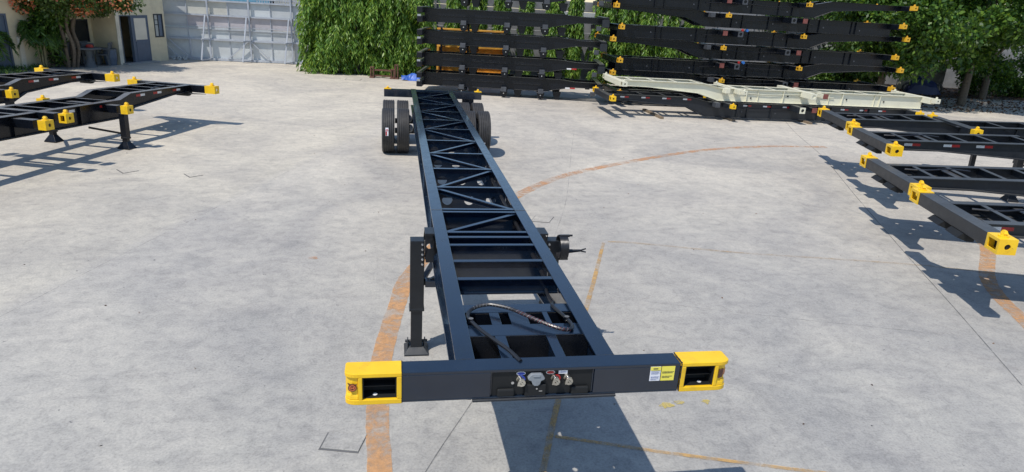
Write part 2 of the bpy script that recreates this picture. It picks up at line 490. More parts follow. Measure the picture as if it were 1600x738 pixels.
def islands(b, name, mat, parent, **k):
    """one object for each separate piece collected in b"""
    par = list(range(len(b.v)))
    def find(i):
        while par[i] != i:
            par[i] = par[par[i]]; i = par[i]
        return i
    for f in b.f:
        for i in f[1:]:
            par[find(i)] = find(f[0])
    groups = {}
    for f in b.f:
        groups.setdefault(find(f[0]), []).append(f)
    out = []
    for fs in groups.values():
        ids = sorted({i for f in fs for i in f}); mp = {i: n for n, i in enumerate(ids)}
        q = MB(); q.add([b.v[i] for i in ids], [tuple(mp[i] for i in f) for f in fs])
        out.append(q.build(name, mat, parent, **k))
    return out

def tag(o, label=None, cat=None, group=None, kind=None):
    if label: o['label'] = label
    if cat: o['category'] = cat
    if group: o['group'] = group
    if kind: o['kind'] = kind
    return o

def thing(name, label, cat, loc=(0, 0, 0), rot=(0, 0, 0), group=None):
    o = bpy.data.objects.new(name, None)
    o.empty_display_size = 0.2
    COL.objects.link(o)
    o.location = loc; o.rotation_euler = rot
    return tag(o, label, cat, group)

def copy_tree(o, parent=None):
    c = o.copy()
    COL.objects.link(c)
    c.parent = parent
    for ch in list(o.children):
        copy_tree(ch, c)
    return c

def catmull(pts, n=8):
    P = [Vector(p) for p in pts]
    P = [P[0] * 2 - P[1]] + P + [P[-1] * 2 - P[-2]]
    out = []
    for i in range(1, len(P) - 2):
        for k in range(n):
            t = k / n
            a, b, c, d = P[i - 1], P[i], P[i + 1], P[i + 2]
            out.append(0.5 * ((2 * b) + (c - a) * t + (2 * a - 5 * b + 4 * c - d) * t * t + (3 * b - a - 3 * c + d) * t ** 3))
    out.append(P[-2])
    return out

# ------------------------------------------------------------------ ground and painted marks
g = MB()
g.add([(-300, -300, 0), (300, -300, 0), (300, 300, 0), (-300, 300, 0)], [(0, 1, 2, 3)])
tag(g.build('ground', 'concrete'), kind='structure')

def strip(name, pts, w, mat, z=0.004, smooth=True, wob=0.0):
    P = catmull([(p[0], p[1], 0) for p in pts], 10) if smooth else [Vector((p[0], p[1], 0)) for p in pts]
    b = MB(); vs = []; fs = []
    ws = w if isinstance(w, (list, tuple)) else [w] * len(P)
    if len(ws) != len(P):
        ws = np.interp(np.linspace(0, 1, len(P)), np.linspace(0, 1, len(ws)), ws)
    for i, p in enumerate(P):
        d = (P[min(i + 1, len(P) - 1)] - P[max(i - 1, 0)]).normalized()
        n = Vector((-d.y, d.x, 0))
        e1 = ws[i] / 2 * (1 + random.uniform(-wob, wob)); e2 = ws[i] / 2 * (1 + random.uniform(-wob, wob))
        vs += [p + n * e1 + Vector((0, 0, z)), p - n * e2 + Vector((0, 0, z))]
    for i in range(len(P) - 1):
        fs.append((2 * i, 2 * i + 1, 2 * i + 3, 2 * i + 2))
    b.add(vs, fs)
    return tag(b.build(name, mat), kind='structure')

strip('painted_line', [(-0.98, -0.3), (-1.04, 0.83), (-1.08, 1.57), (-1.06, 2.57), (-0.91, 3.79), (-0.74, 4.72), (-0.12, 6.28), (0.6, 7.4), (1.39, 8.58)], [0.19, 0.2, 0.21, 0.24, 0.22], 'orange_line', wob=0.05)
strip('painted_line', [(1.39, 8.58), (2.09, 9.49), (3.01, 10.4), (4.99, 11.79), (7.28, 13.11), (9.58, 13.84), (11.49, 13.97)], [0.22, 0.2, 0.19], 'orange_faint', wob=0.05)
strip('painted_line', [(9.35, 6.2), (9.0, 5.6), (7.95, 4.51), (7.45, 3.8), (7.1, 3.05), (6.6, 2.0)], 0.22, 'orange_line', z=0.005, wob=0.05)
strip('painted_line', [(-0.05, -0.1), (0.23, 0.71), (0.57, 1.65), (1.10, 2.94), (1.63, 4.23), (2.3, 5.93)], [0.055, 0.055, 0.06, 0.06, 0.05], 'yellow_line', z=0.006, wob=0.1)
strip('painted_line', [(0.43, 1.15), (0.86, 1.01), (1.37, 0.84), (2.27, 0.57), (4.0, 0.05)], 0.042, 'yellow_line', z=0.007, wob=0.1)
strip('painted_line', [(2.39, 5.99), (2.89, 5.9), (4.33, 5.49), (5.8, 5.2), (7.15, 4.91), (8.55, 4.45)], 0.05, 'yellow_faint', z=0.006, wob=0.2)
strip('pavement_joint', [(-1.3, -0.5), (-0.69, 0.8), (-0.49, 1.21), (-0.25, 1.68), (0.5, 3.2)], 0.010, 'joint', z=0.003)
strip('pavement_joint', [(14.0, 21.0), (11.98, 16.47), (10.52, 12.65), (8.7, 8.63), (7.49, 5.91), (6.94, 4.66), (6.4, 3.4), (5.6, 1.6)], 0.016, 'joint', z=0.003)

strip('pavement_joint', [(1.35, 5.6), (2.15, 7.9), (2.75, 10.0), (3.4, 12.4), (4.3, 15.6)], 0.010, 'joint_faint', z=0.003)
strip('pavement_joint', [(2.2, 3.8), (2.93, 3.55), (4.2, 3.15), (5.6, 2.75)], 0.010, 'joint_faint', z=0.003)
strip('pavement_joint', [(-5.75, 1.7), (-5.1, 3.69), (-4.7, 5.0), (-4.05, 7.0), (-3.05, 10.1), (-1.86, 13.64)], 0.009, 'joint_faint', z=0.003)
def splash(name, c, r, mat, z=0.006, n=15, sx=1.4):
    b = MB(); vs = [(c[0], c[1], z)]
    for i in range(n):
        t = 2 * math.pi * i / n
        q = r * random.uniform(.55, 1.15)
        vs.append((c[0] + sx * q * math.cos(t), c[1] + q * math.sin(t), z))
    b.add(vs, [(0, 1 + i, 1 + (i + 1) % n) for i in range(n)])
    return tag(b.build(name, mat), kind='structure')
splash('paint_splash', (1.60, 1.53), 0.055, 'splat')
splash('paint_splash', (1.74, 1.57), 0.035, 'splat')
splash('paint_splash', (2.01, 1.56), 0.045, 'splat', sx=1.1)
splash('paint_splash', (-2.05, 5.35), 0.05, 'orange_faint')

def cover(pts, label, seam=0.018):
    c = Vector((sum(p[0] for p in pts) / 4, sum(p[1] for p in pts) / 4, 0))
    t = thing('manhole_cover', label, 'manhole cover', c)
    L = [Vector((p[0], p[1], 0)) - c for p in pts]
    s = MB()
    s.prism([(p.x * 1.06 - .008, p.y * 1.06 - .012) for p in L], 'z', 0.001, 0.003)
    s.build('seam', 'cover_seam', t)
    b = MB()
    b.prism([(p.x, p.y) for p in L], 'z', 0.001, 0.009)
    b.build('lid', 'concrete', t, bevel=0.003)
    return t
cover([(-1.47, 1.37), (-1.16, 1.31), (-1.22, 1.09), (-1.52, 1.16)], 'square concrete cover beside the orange painted stripe, front left of the trailer')
cover([(1.49, 7.31), (1.79, 7.24), (1.64, 6.93), (1.34, 6.99)], 'flush concrete cover to the right of the long trailer rail')
cover([(-6.21, 10.02), (-6.02, 10.19), (-5.80, 9.95), (-6.0, 9.74)], 'small diamond shaped cover just below the left trailer shadow, the left one of two')
cover([(-4.93, 9.77), (-4.73, 9.90), (-4.57, 9.69), (-4.76, 9.52)], 'small diamond shaped cover on open concrete, the right one of two')
cover([(-2.95, 25.95), (-2.35, 25.85), (-2.4, 25.3), (-3.0, 25.4)], 'raised cover lying close to the foot of the hedge trees')

# ------------------------------------------------------------------ corner castings and small parts shared by the trailers
def casting_mesh(front=True, end=True, lx=0.26, ly=0.34, h=0.24):
    """yellow corner box; origin at the outer end of the top; -x is the front face, +y points out (towards the end face at y=0)"""
    b = MB()
    t = 0.022
    # bottom, top
    b.box(-lx / 2, lx / 2, -ly, 0, -t, 0)
    b.box(-lx / 2, lx / 2, -ly, 0, -h, -h + t)
    # back
    b.box(lx / 2 - t, lx / 2, -ly, 0, -h + t, -t)
    # inner
    b.box(-lx / 2, lx / 2 - t, -ly, -ly + t, -h + t, -t)
    # end face with a round hole
    if end:
        b.holed(-lx / 2, lx / 2 - t, -h + t, -t, -t, 0, [(0.0, -h / 2, 0.045)], 'y')
    else:
        b.box(-lx / 2, lx / 2 - t, -t, 0, -h + t, -t)
    # front face: a frame round a rectangular opening
    fw = 0.05
    if front:
        b.box(-lx / 2, -lx / 2 + t, -ly + t, -ly + t + fw * .6, -h + t, -t)
        b.box(-lx / 2, -lx / 2 + t, -t - fw * .6, -t, -h + t, -t)
        b.box(-lx / 2, -lx / 2 + t, -ly + t + fw * .6, -t - fw * .6, -h + t, -h + t + .025)
        b.box(-lx / 2, -lx / 2 + t, -ly + t + fw * .6, -t - fw * .6, -t - .025, -t)
    else:
        b.box(-lx / 2, -lx / 2 + t, -ly + t, -t, -h + t, -t)
    return b
def twist_mesh():
    b = MB()
    b.cyl((0, -0.16, 0), (0, -0.16, 0.022), 0.075, 14)
    b.cyl((0, -0.16, 0.022), (0, -0.16, 0.05), 0.045, 12)
    b.add([(x, y - .16, z) for x, y, z in [(-.03, -.055, .05), (.03, -.055, .05), (.03, .055, .05), (-.03, .055, .05), (-.018, -.03, .095), (.018, -.03, .095), (.018, .03, .095), (-.018, .03, .095)]],
          [(0, 3, 2, 1), (4, 5, 6, 7), (0, 1, 5, 4), (1, 2, 6, 5), (2, 3, 7, 6), (3, 0, 4, 7)])
    return b
def inner_mesh(lx=0.26, ly=0.34, h=0.24):
    b = MB(); t = 0.024
    b.box(-.01, lx / 2 - t, -ly + t, -t, -h + t, -t)
    return b
CM_OPEN = casting_mesh(True, True).mesh('corner_casting'); CM_OPEN.materials.append(M['yellow'])
CM_END = casting_mesh(False, True).mesh('corner_casting_closed'); CM_END.materials.append(M['yellow'])
CM_SHORT = casting_mesh(True, True, ly=.22).mesh('corner_casting_short'); CM_SHORT.materials.append(M['yellow'])
INN_S = None
TW = twist_mesh().mesh('twistlock'); TW.materials.append(M['yellow'])
INN_S = inner_mesh(ly=.22).mesh('casting_cavity_short'); INN_S.materials.append(M['dark_recess'])
INN = inner_mesh().mesh('casting_cavity'); INN.materials.append(M['dark_recess'])
def put(name, me, parent, loc=(0, 0, 0), rot=(0, 0, 0), mat=None, scale=None):
    o = bpy.data.objects.new(name, me)
    COL.objects.link(o)
    o.parent = parent; o.location = loc; o.rotation_euler = rot
    if scale: o.scale = scale
    if mat:
        o.material_slots[0].link = 'OBJECT'; o.material_slots[0].material = M[mat]
    return o

def casting(parent, x, y, z, side, front=True, mat=None, facing=0, k=.80):
    """side +1: outer end at +y; facing 0: opening towards -x, 1: towards +x"""
    sx = 1 if facing == 0 else -1
    short = k == .72
    c = put('corner_casting', (CM_SHORT if short else CM_OPEN) if front else CM_END, parent, (x, y, z), (0, 0, 0), mat, (sx * k, side * k, k))
    put('casting_cavity', INN_S if short else INN, c)
    put('twistlock', TW, c, (0, .05 if short else 0, 0), mat=mat)
    return c

TYRE_R = 0.51
def tyre_mesh():
    R = TYRE_R; w = 0.14
    p = [(0.29, -w * .78), (0.40, -w), (0.47, -w * 1.0), (0.498, -w * .93)]
    k = 5
    xs = np.linspace(-w * .84, w * .84, k * 2 + 2)
    for i in range(k + 1):
        a, b = xs[2 * i], xs[2 * i + 1]
        p += [(R - .016 if i else R - .010, a - .0085), (R, a), (R, b)] + ([(R - .016, b + .001)] if i < k else [(R - .010, b + .008)])
    p += [(0.498, w * .93), (0.47, w), (0.40, w), (0.29, w * .78)]
    b = MB(); b.lathe(p, (0, 0, 0), 'x', 56)
    return b
TYM = tyre_mesh().mesh('tyre', True); TYM.materials.append(M['rubber'])
try: TYM.set_sharp_from_angle(angle=rad(25))
except Exception: pass
def rim_mesh():
    b = MB()
    b.lathe([(0.285, -.115), (0.30, -.115), (0.30, .115), (0.285, .115), (0.27, .06), (0.20, .02), (0.11, .02), (0.10, .09), (0.0001, .09), (0.0001, -.06), (0.10, -.06), (0.2, .0), (0.26, -.02)], (0, 0, 0), 'x', 28)
    for i in range(10):
        t = 2 * math.pi * i / 10
        b.cyl((.02, .16 * math.cos(t), .16 * math.sin(t)), (.05, .16 * math.cos(t), .16 * math.sin(t)), .016, 6)
    return b
RIM = rim_mesh().mesh('rim', False); RIM.materials.append(M['rim'])
def tyre_label_mesh():
    b = MB()
    for i in range(6):
        t0 = rad(-10 + i * 3.4); t1 = rad(-10 + (i + 1) * 3.4); R = TYRE_R + .003
        b.add([(-.055, -R * math.cos(t0), R * math.sin(t0)), (.01, -R * math.cos(t0), R * math.sin(t0)), (.01, -R * math.cos(t1), R * math.sin(t1)), (-.055, -R * math.cos(t1), R * math.sin(t1))], [(0, 1, 2, 3)])
    return b
def tyre_red_mesh():
    b = MB(); R = TYRE_R + .006
    for a0, a1, x0, x1 in ((-9, 1, -.052, -.022), (2, 4, -.052, 0.005), (5.5, 7, -.045, .0)):
        t0 = rad(a0); t1 = rad(a1)
        b.add([(x0, -R * math.cos(t0), R * math.sin(t0)), (x1, -R * math.cos(t0), R * math.sin(t0)), (x1, -R * math.cos(t1), R * math.sin(t1)), (x0, -R * math.cos(t1), R * math.sin(t1))], [(0, 1, 2, 3)])
    return b
TL = tyre_label_mesh().mesh('tyre_label'); TL.materials.append(M['label_white'])
TLR = tyre_red_mesh().mesh('label_print'); TLR.materials.append(M['red'])

def wheel(parent, loc, out, axis='x', label=0):
    """out: +1 outer side towards +axis"""
    w = put('wheel', RIM, parent, loc, (0, 0, 0) if axis == 'x' else (0, 0, rad(90)), None, (out, 1, 1))
    t = put('tyre', TYM, w)
    if label:
        a = rad(label)
        put('tyre_label', TL, w, rot=(a, 0, 0), scale=(out, 1, 1)); put('label_print', TLR, w, rot=(a, 0, 0), scale=(out, 1, 1))
    return w

# ------------------------------------------------------------------ the long trailer in the middle
H = 1.37
SL = -0.0095
T = thing('container_trailer', 'long blue-black skeletal container trailer with yellow front corners, standing alone in mid yard', 'trailer', (0, 0, 0), (SL, 0, 0))
CX = -0.03                                    # centre line of the two rails
RW = 0.46
YR = 13.75                                    # rear bolster
def rail_profile_bottom(y):
    return float(np.interp(y, [0, 1.2, 2.2, 20], [0.27, 0.30, 0.42, 0.42]))
for sd in (-1, 1):
    x = CX + sd * RW
    b = MB()
    ys = [0.14, 1.2, 2.2, 5.0, 9.0, YR + .1]
    for i in range(len(ys) - 1):
        pass
    poly = [(0.14, H - .016), (YR + .1, H - .016), (YR + .1, H - .42 + .016), (2.2, H - .42 + .016), (1.2, H - .30 + .016), (0.14, H - .27 + .016)]
    b.prism(poly, 'x', x - .006, x + .006)
    # flanges: the bottom one follows the belly of the rail
    b.box(x - .062, x + .062, 0.142, YR + .1, H - .016, H)
    bot = [(0.142, H - .27), (1.2, H - .30), (2.2, H - .42), (YR + .1, H - .42)]
    b.prism(bot + [(p[0], p[1] + .016) for p in bot[::-1]], 'x', x - .062, x + .062)
    r = b.build('side_rail', 'navy', T, bevel=0.003)
    # stiffeners on the web
    for k, y in enumerate([3.35, 5.3, 7.24, 9.25, 11.33]):
        s = MB(); s.box(x + sd * .007, x + sd * .055, y - .005, y + .005, H - .40, H - .017)
        s.build('stiffener', 'navy', r)
    # weld seams across the top flange
    for y in (3.36, 9.2):
        s = MB(); s.box(x - .061, x + .061, y - .004, y + .004, H + .0002, H + .0022)
        s.build('weld_seam', 'black', r)
    if sd == -1:
        # pale lettering on the outer web, mostly hidden by the top flange
        s = MB()
        for k, y in enumerate([2.74, 2.90, 3.06, 3.20]):
            s.lathe([(.055, -.003), (.055, .003), (.038, .003), (.038, -.003)], (x - .0095, y, H - .135), 'x', 16)
        islands(s, 'rail_lettering', 'white', r)

def cross(name, y, depth, top=0.05, bottom=True, th=0.010, parent=T, mat='navy', dz=0.003):
    b = MB()
    xa, xb = CX - RW + .010, CX + RW - .010
    b.box(xa + .054, xb - .054, y - top / 2, y + top / 2, H - .010 - dz, H - dz)
    o = b.build(name, mat, parent, bevel=0.002, seg=1)
    b = MB()
    b.box(xa, xb, y - th / 2, y + th / 2, H - depth, H - .0101 - dz)
    b.box(xa, xb, y - .03, y + .03, H - depth - .010, H - depth)
    b.build('web', mat, o)
    return o
for y, d, tp in [(1.46, .125, .055), (1.86, .23, .055), (2.27, .27, .05), (2.49, .36, .05), (2.64, .36, .05), (3.31, .38, .05), (3.41, .38, .05)]:
    cross('cross_member', y, d, tp)
HOLED = [4.33, 5.29, 6.27, 7.24, 8.28, 9.25, 10.29, 11.33, 12.33, 13.40]
for i, y in enumerate(HOLED):
    b = MB()
    xa, xb = CX - RW + .010, CX + RW - .010
    hs = [(CX - .27, H - .17, .062), (CX, H - .17, .062), (CX + .27, H - .17, .062)]
    b.box(xa + .054, xb - .054, y - .027, y + .027, H - .012, H - .003)
    o = b.build('cross_member', 'navy', T, bevel=0.0)
    b = MB()
    b.holed(xa, xb, H - .40, H - .0121, y - .005, y + .005, hs, 'y')
    b.box(xa, xb, y - .03, y + .03, H - .41, H - .40)
    b.build('web', 'navy', o)
# zig-zag bracing, a flat bar from node to node
nodes = [(-1, 2.66), (1, 3.32)]
zig = [(1, 3.42), (-1, 4.33), (1, 5.29), (-1, 6.27), (1, 7.24), (-1, 8.28), (1, 9.25), (-1, 10.29), (1, 11.33), (-1, 12.33), (1, 13.40)]
def brace(a, b_, k):
    b = MB()
    p0 = Vector((CX + a[0] * (RW - .07), a[1] + (.03 if a[1] < b_[1] else -.03), H - .022)); p1 = Vector((CX + b_[0] * (RW - .07), b_[1] - .03, H - .022))
    b.beam(p0, p1, .048, .012)
    b.beam(p0 - Vector((0, 0, .03)), p1 - Vector((0, 0, .03)), .008, .05)
    b.build('diagonal_brace', 'navy', T, bevel=0.002, seg=1)
brace(nodes[0], nodes[1], 0)
for i in range(len(zig) - 1):
    brace(zig[i], zig[i + 1], i)
for s_, y in zig:
    b = MB()
    x = CX + s_ * (RW - .075)
    b.prism([(x + s_ * .03, y - .10), (x - s_ * .05, y - .05), (x - s_ * .05, y + .05), (x + s_ * .03, y + .10)], 'z', H - .030, H - .0155)
    b.build('gusset_plate', 'navy', T)

# front platform: plates with openings at deck level, coupler plate below
ZP = 1.345
b = MB()
b.box(CX - .45, CX + .45, .865, 1.0, ZP - .012, ZP)
b.build('deck_plate', 'navy', T, bevel=0.003)
b = MB()
b.box(CX - .45, CX + .45, .50, .665, ZP - .012, ZP)
b.build('deck_plate', 'navy', T, bevel=0.003)
for x0, x1, y0, y1 in [(-.245, -.174, .665, .865), (-.103, .031, .665, .865), (.155, .195, .665, .865), (-.25, -.175, .14, .50), (.108, .178, .14, .50)]:
    b = MB(); b.box(x0, x1, y0 + .001, y1 - .001, ZP - .014, ZP - .002)
    b.box((x0 + x1) / 2 - .005, (x0 + x1) / 2 + .005, y0 + .001, y1 - .001, H - .25, ZP - .014)
    b.build('deck_strip', 'navy', T, bevel=0.002)
# vertical webs under the plates
for y in (.508, .660, .870, .995):
    b = MB(); b.box(CX - .45, CX + .45, y - .005, y + .005, H - .25, ZP - .013)
    b.build('web_plate', 'black', T)
# coupler plate with flared wings and drilled holes
ZC = H - .262
b = MB()
b.holed(CX - .45, CX + .45, .14, .44, ZC - .012, ZC, [(-.42, .34, .018), (-.27, .30, .026), (-.03, .33, .024), (.28, .33, .024)], 'z')
b.holed(CX - .45, CX + .45, .44, .76, ZC - .012, ZC, [(-.36, .57, .022), (.01, .68, .02), (.33, .57, .026)], 'z')
b.holed(CX - .45, CX + .45, .76, 1.36, ZC - .012, ZC, [(-.38, .9, .02), (.32, .88, .024)], 'z')
for sd in (-1, 1):
    x = CX + sd * .45
    b.prism([(x, .44), (x, .145), (x + sd * .30, .145)], 'z', ZC - .012, ZC)
b.build('coupler_plate', 'black', T)
b = MB(); b.cyl((CX, .62, ZC - .012), (CX, .62, ZC - .05), .06, 16); b.cyl((CX, .62, ZC - .05), (CX, .62, ZC - .10), .036, 16)
b.build('kingpin', 'steel', T)

# front bolster: a box beam with a recess in the middle of its face
BH = 0.205; ZB = H - BH + .004; ZT = H + .004
YB = .14
b = MB()
xl, xr = -.885, .895
b.box(xl, xr, 0, YB, ZT - .02, ZT)                      # top plate
b.box(xl, xr, 0, YB, ZB, ZB + .012)                     # bottom plate
b.box(xl, -.343, .0, .012, ZB + .012, ZT - .02)         # face, left
b.box(.32, xr, .0, .012, ZB + .012, ZT - .02)           # face, right
b.box(xl, xr, YB - .012, YB, ZB + .012, ZT - .02)       # back
b.box(-.343, -.333, .012, YB - .012, ZB + .012, ZT - .02)
b.box(.31, .32, .012, YB - .012, ZB + .012, ZT - .02)
fb = b.build('front_bolster', 'navy', T, bevel=0.003)
b = MB(); b.box(-.453, .474, -.014, .12, ZB - .014, ZB - .001)
b.build('front_lip', 'grey_black', T, bevel=0.003)
b = MB(); b.box(-.3325, .3095, .0145, .0245, ZB + .0125, ZT - .0205)
cp = b.build('connector_panel', 'dark_recess', T)
for x in (-.163, .057, .140):
    gl = MB()
    gl.cyl((x, .075, 1.305), (x, .03, 1.305), .026, 14)
    gl.cyl((x, .05, 1.315), (x + .012, -.012, 1.300), .017, 12, .024)
    gl.lathe([(.012, -.012), (.03, -.012), (.03, .012), (.012, .012)], (x + .012, -.012, 1.285), 'y', 12)
    gl.box(x - .02, x + .026, -.026, .0, 1.262, 1.276)
    gl.beam((x + .0, -.02, 1.30), (x + .034, -.03, 1.268), .014, .01)
    gl.build('gladhand', 'brass', cp, smooth=True)
for x, m in ((.076, 'red'), (-.15, 'blue')):
    s = MB(); s.lathe([(.018, -.005), (.031, -.005), (.031, .005), (.018, .005)], (x, .045, 1.300), 'y', 14)
    s.build('coupling_ring', m, cp)
s = MB()
s.prism([(-.112, 1.322), (-.095, 1.346), (-.085, 1.352), (-.028, 1.352), (-.018, 1.346), (-.003, 1.322), (-.008, 1.312), (-.026, 1.305), (-.032, 1.282), (-.045, 1.270), (-.068, 1.270), (-.080, 1.282), (-.088, 1.305), (-.106, 1.312)], 'y', .0, .075)
s.prism([(-.080, 1.346), (-.035, 1.346), (-.035, 1.336), (-.080, 1.336)], 'y', -.014, .0)
s.build('socket', 'socket_grey', cp, bevel=0.004)
s = MB(); s.box(-.125, .01, .02, .075, ZB + .013, 1.262); s.build('socket_box', 'dark_recess', cp, bevel=0.006)
s = MB(); s.box(-.300, -.19, .02, .075, ZB + .013, 1.235); s.box(.175, .29, .02, .075, ZB + .013, 1.235); islands(s, 'mount_bracket', 'dark_recess', cp, bevel=0.01)
s = MB(); s.cyl((-.203, .07, 1.272), (-.203, .055, 1.272), .010, 8); s.cyl((-.05, .02, 1.235), (-.05, .012, 1.235), .006, 8); s.box(-.035, -.014, .012, .019, 1.215, 1.221)
islands(s, 'bolt', 'steel', cp)
def oval(x, z, w, h, y):
    return [(x + w * math.cos(2 * math.pi * i / 14) * (1 if abs(math.cos(2 * math.pi * i / 14)) < .8 else .95), z + h * math.sin(2 * math.pi * i / 14)) for i in range(14)]
for x, m, z in ((-.152, 'blue', 1.3455), (.036, 'red', 1.3475)):
    s = MB(); s.prism(oval(x, z, .031, .0135, 0), 'y', .068, .0745); s.build('tag_rim', 'white', cp)
    s = MB(); s.prism(oval(x, z, .026, .0095, 0), 'y', .064, .0675); s.build('tag_plate', m, cp)
s = MB(); s.box(.088, .146, .066, .0745, 1.335, 1.358); s.build('tag_plate', 'label_white', cp)
s = MB(); s.box(.100, .134, .0635, .0655, 1.344, 1.349); s.build('tag_print', 'print_blue', cp)
# the fittings sit close to the panel, which is set back only a little
for o_ in list(cp.children):
    n_ = o_.name.split('.')[0]
    P_ = [v.co.copy() for v in o_.data.vertices]
    mx = (min(p.x for p in P_) + max(p.x for p in P_)) / 2; mz = max(p.z for p in P_)
    for v in o_.data.vertices:
        v.co.y = .0140 + (v.co.y - .0748) * .42
        if n_ in ('gladhand', 'coupling_ring'):
            v.co.x = mx + (v.co.x - mx) * .82; v.co.z = mz - .006 + (v.co.z - mz) * .82
        if n_ == 'socket': v.co.z -= .012
        if n_.startswith('tag'): v.co.z -= .011
# data labels on the bolster
s = MB(); s.box(.692, .762, -.003, -.0005, 1.254, 1.357); lw = s.build('data_label', 'label_white', T)
s = MB(); s.box(.692, .762, -.0045, -.0032, 1.331, 1.357); s.build('label_header', 'label_yellow', lw)
s = MB()
s.box(.710, .742, -.0058, -.0047, 1.340, 1.347)
s.box(.697, .756, -.0046, -.0033, 1.3265, 1.3285)
tag(s.build('print_lines', 'print', lw), kind='stuff')
s = MB()
for z, x1 in ((1.318, .75), (1.312, .757), (1.305, .745), (1.285, .756), (1.279, .75), (1.270, .752), (1.263, .735)):
    x = .699
    while x < x1:
        l = random.uniform(.003, .009); s.box(x, min(x + l, x1), -.0046, -.0033, z - .0013, z + .0013); x += l + .0025
tag(s.build('print_lines', 'print_blue', lw), kind='stuff')
s = MB(); s.box(.768, .858, -.003, -.0005, 1.254, 1.357); ly = s.build('warning_label', 'label_yellow', T)
s = MB()
for z, x1 in ((1.3185, .853), (1.3105, .846), (1.286, .844), (1.2775, .825)):
    x = .774
    while x < x1:
        l = random.uniform(.003, .010); s.box(x, min(x + l, x1), -.0046, -.0033, z - .0018, z + .0018); x += l + .0022
tag(s.build('print_lines', 'print', ly), kind='stuff')

# corner boxes of the front bolster, round-nosed in plan, with an opening and a badge notch
def front_corner(sd):
    """built for the left end, mirrored for the right"""
    def X(x): return x if sd < 0 else -x + .02
    xo, xi = -1.222, -.885
    y0, y1 = -.006, YB + .004
    z0, z1 = ZB - .004, ZT + .004
    def outline(a):
        r = .075
        pts = [(xi, a), (xi, y1), (xo + .01, y1), (xo, y1 - .012)]
        for i in range(7):
            t = math.pi * (1 + .5 * i / 6)
            pts.append((xo + r + r * math.cos(t), a + r * .62 + r * .62 * math.sin(t)))
        return [(X(p[0]), p[1]) for p in pts]
    b = MB()
    b.prism(outline(y0), 'z', z1 - .028, z1)                # cap
    b.prism(outline(y0), 'z', z0, z0 + .034)                # sole
    zo0, zo1 = z0 + .034, z1 - .028
    ox0, ox1 = -1.118, -.915                                # opening
    b.box(*sorted((X(ox1), X(xi))), y0, y1, zo0, zo1)
    b.box(*sorted((X(-1.142), X(ox0))), y0, y1, zo0, zo1)
    # set-back nose with a notch for the badge
    ns = [( -1.143, y0 + .012), (-1.143, y1), (xo + .012, y1), (xo + .004, y1 - .012), (xo + .004, y0 + .062), (xo + .02, y0 + .034), (xo + .045, y0 + .018)]
    b.prism([(X(p[0]), p[1]) for p in ns], 'z', zo0, zo1)
    # sloping ledge below the badge
    led = [(X(-1.143), y0 + .002), (X(-1.143), y0 + .014), (X(xo + .045), y0 + .020), (X(xo + .02), y0 + .036), (X(xo + .010), y0 + .05), (X(xo + .006), y0 + .034), (X(xo + .03), y0 + .010)]
    n = len(led)
    b.add([(p[0], p[1], zo0 + .001) for p in led] + [(p[0], p[1] + (.004 if i in (0, 6, 5) else 0), zo0 + (.022 if i in (0, 6, 5) else .042)) for i, p in enumerate(led)],
          [tuple(range(n))[::-1], tuple(range(n, 2 * n))] + [(i, (i + 1) % n, (i + 1) % n + n, i + n) for i in range(n)])
    b.box(*sorted((X(ox0), X(ox1))), y1 - .014, y1, zo0, zo1)   # back wall
    o = b.build('corner_casting', 'yellow', T, bevel=0.006, seg=2)
    c = MB()
    c.box(*sorted((X(ox0 + .0005), X(ox1 - .0005))), .012, y1 - .0145, zo0 + .0005, zo0 + .006)
    c.box(*sorted((X(ox0 + .0005), X(ox1 - .0005))), y1 - .05, y1 - .0145, zo0 + .006, zo1 - .0005)
    c.box(*sorted((X(ox0 + .0005), X(ox0 + .007))), .004, y1 - .05, zo0 + .006, zo1 - .0005)
    c.box(*sorted((X(ox1 - .007), X(ox1 - .0005))), .004, y1 - .05, zo0 + .006, zo1 - .0005)
    c.box(*sorted((X(ox0 + .0075), X(ox1 - .0075))), .004, y1 - .05, zo1 - .006, zo1 - .0005)
    c.box(*sorted((X(ox0 + .0075), X(ox1 - .0075))), .03, y1 - .05, zo0 + .070, zo0 + .076)
    c.build('casting_cavity', 'dark_recess', o)
    c = MB(); c.lathe([(0.0001, 0), (.014, 0), (.014, .002), (0.0001, .002)], (X(-1.045), .045, zo0 + .0065), 'z', 14)
    c.build('light_dot', 'white', o)  # white disc on the cavity floor: a dot of sunlight put into the colour
    return o, X, zo0, zo1
fc, X, zo0, zo1 = front_corner(-1)
s = MB()
s.lathe([(.0001, -.004), (.026, -.004), (.026, .003), (.0001, .003)], (-1.176, .001, 1.284), 'y', 18)
s.build('badge', 'badge', fc)
s = MB()
s.add([(-1.172, -.003, 1.300), (-1.206, -.001, 1.322), (-1.196, -.003, 1.302), (-1.172, -.003, 1.306), (-1.146, -.003, 1.312), (-1.152, -.003, 1.298)], [(0, 2, 1, 3), (0, 3, 4, 5)])
s.build('badge_wing', 'badge', fc)
s = MB()
s.lathe([(.015, -.0065), (.020, -.0065), (.020, -.0045), (.015, -.0045)], (-1.176, .001, 1.284), 'y', 16)
s.box(-1.187, -1.181, -.0065, -.0045, 1.277, 1.292); s.box(-1.171, -1.165, -.0065, -.0045, 1.277, 1.292); s.box(-1.181, -1.171, -.0065, -.0045, 1.282, 1.287)
s.build('badge_emblem', 'badge_orange', fc)
fc2, X, zo0, zo1 = front_corner(1)
s = MB(); s.prism([(1.176, -.002), (1.232, .034), (1.235, .052), (1.176, .012)], 'z', 1.262, 1.312)
s.build('marker_lamp', 'orange_lens', fc2, bevel=0.003)
s = MB(); s.prism([(1.170, -.0045), (1.206, .012), (1.206, .018), (1.170, .002)], 'z', 1.256, 1.318)
s.build('lamp_frame', 'rust', fc2)

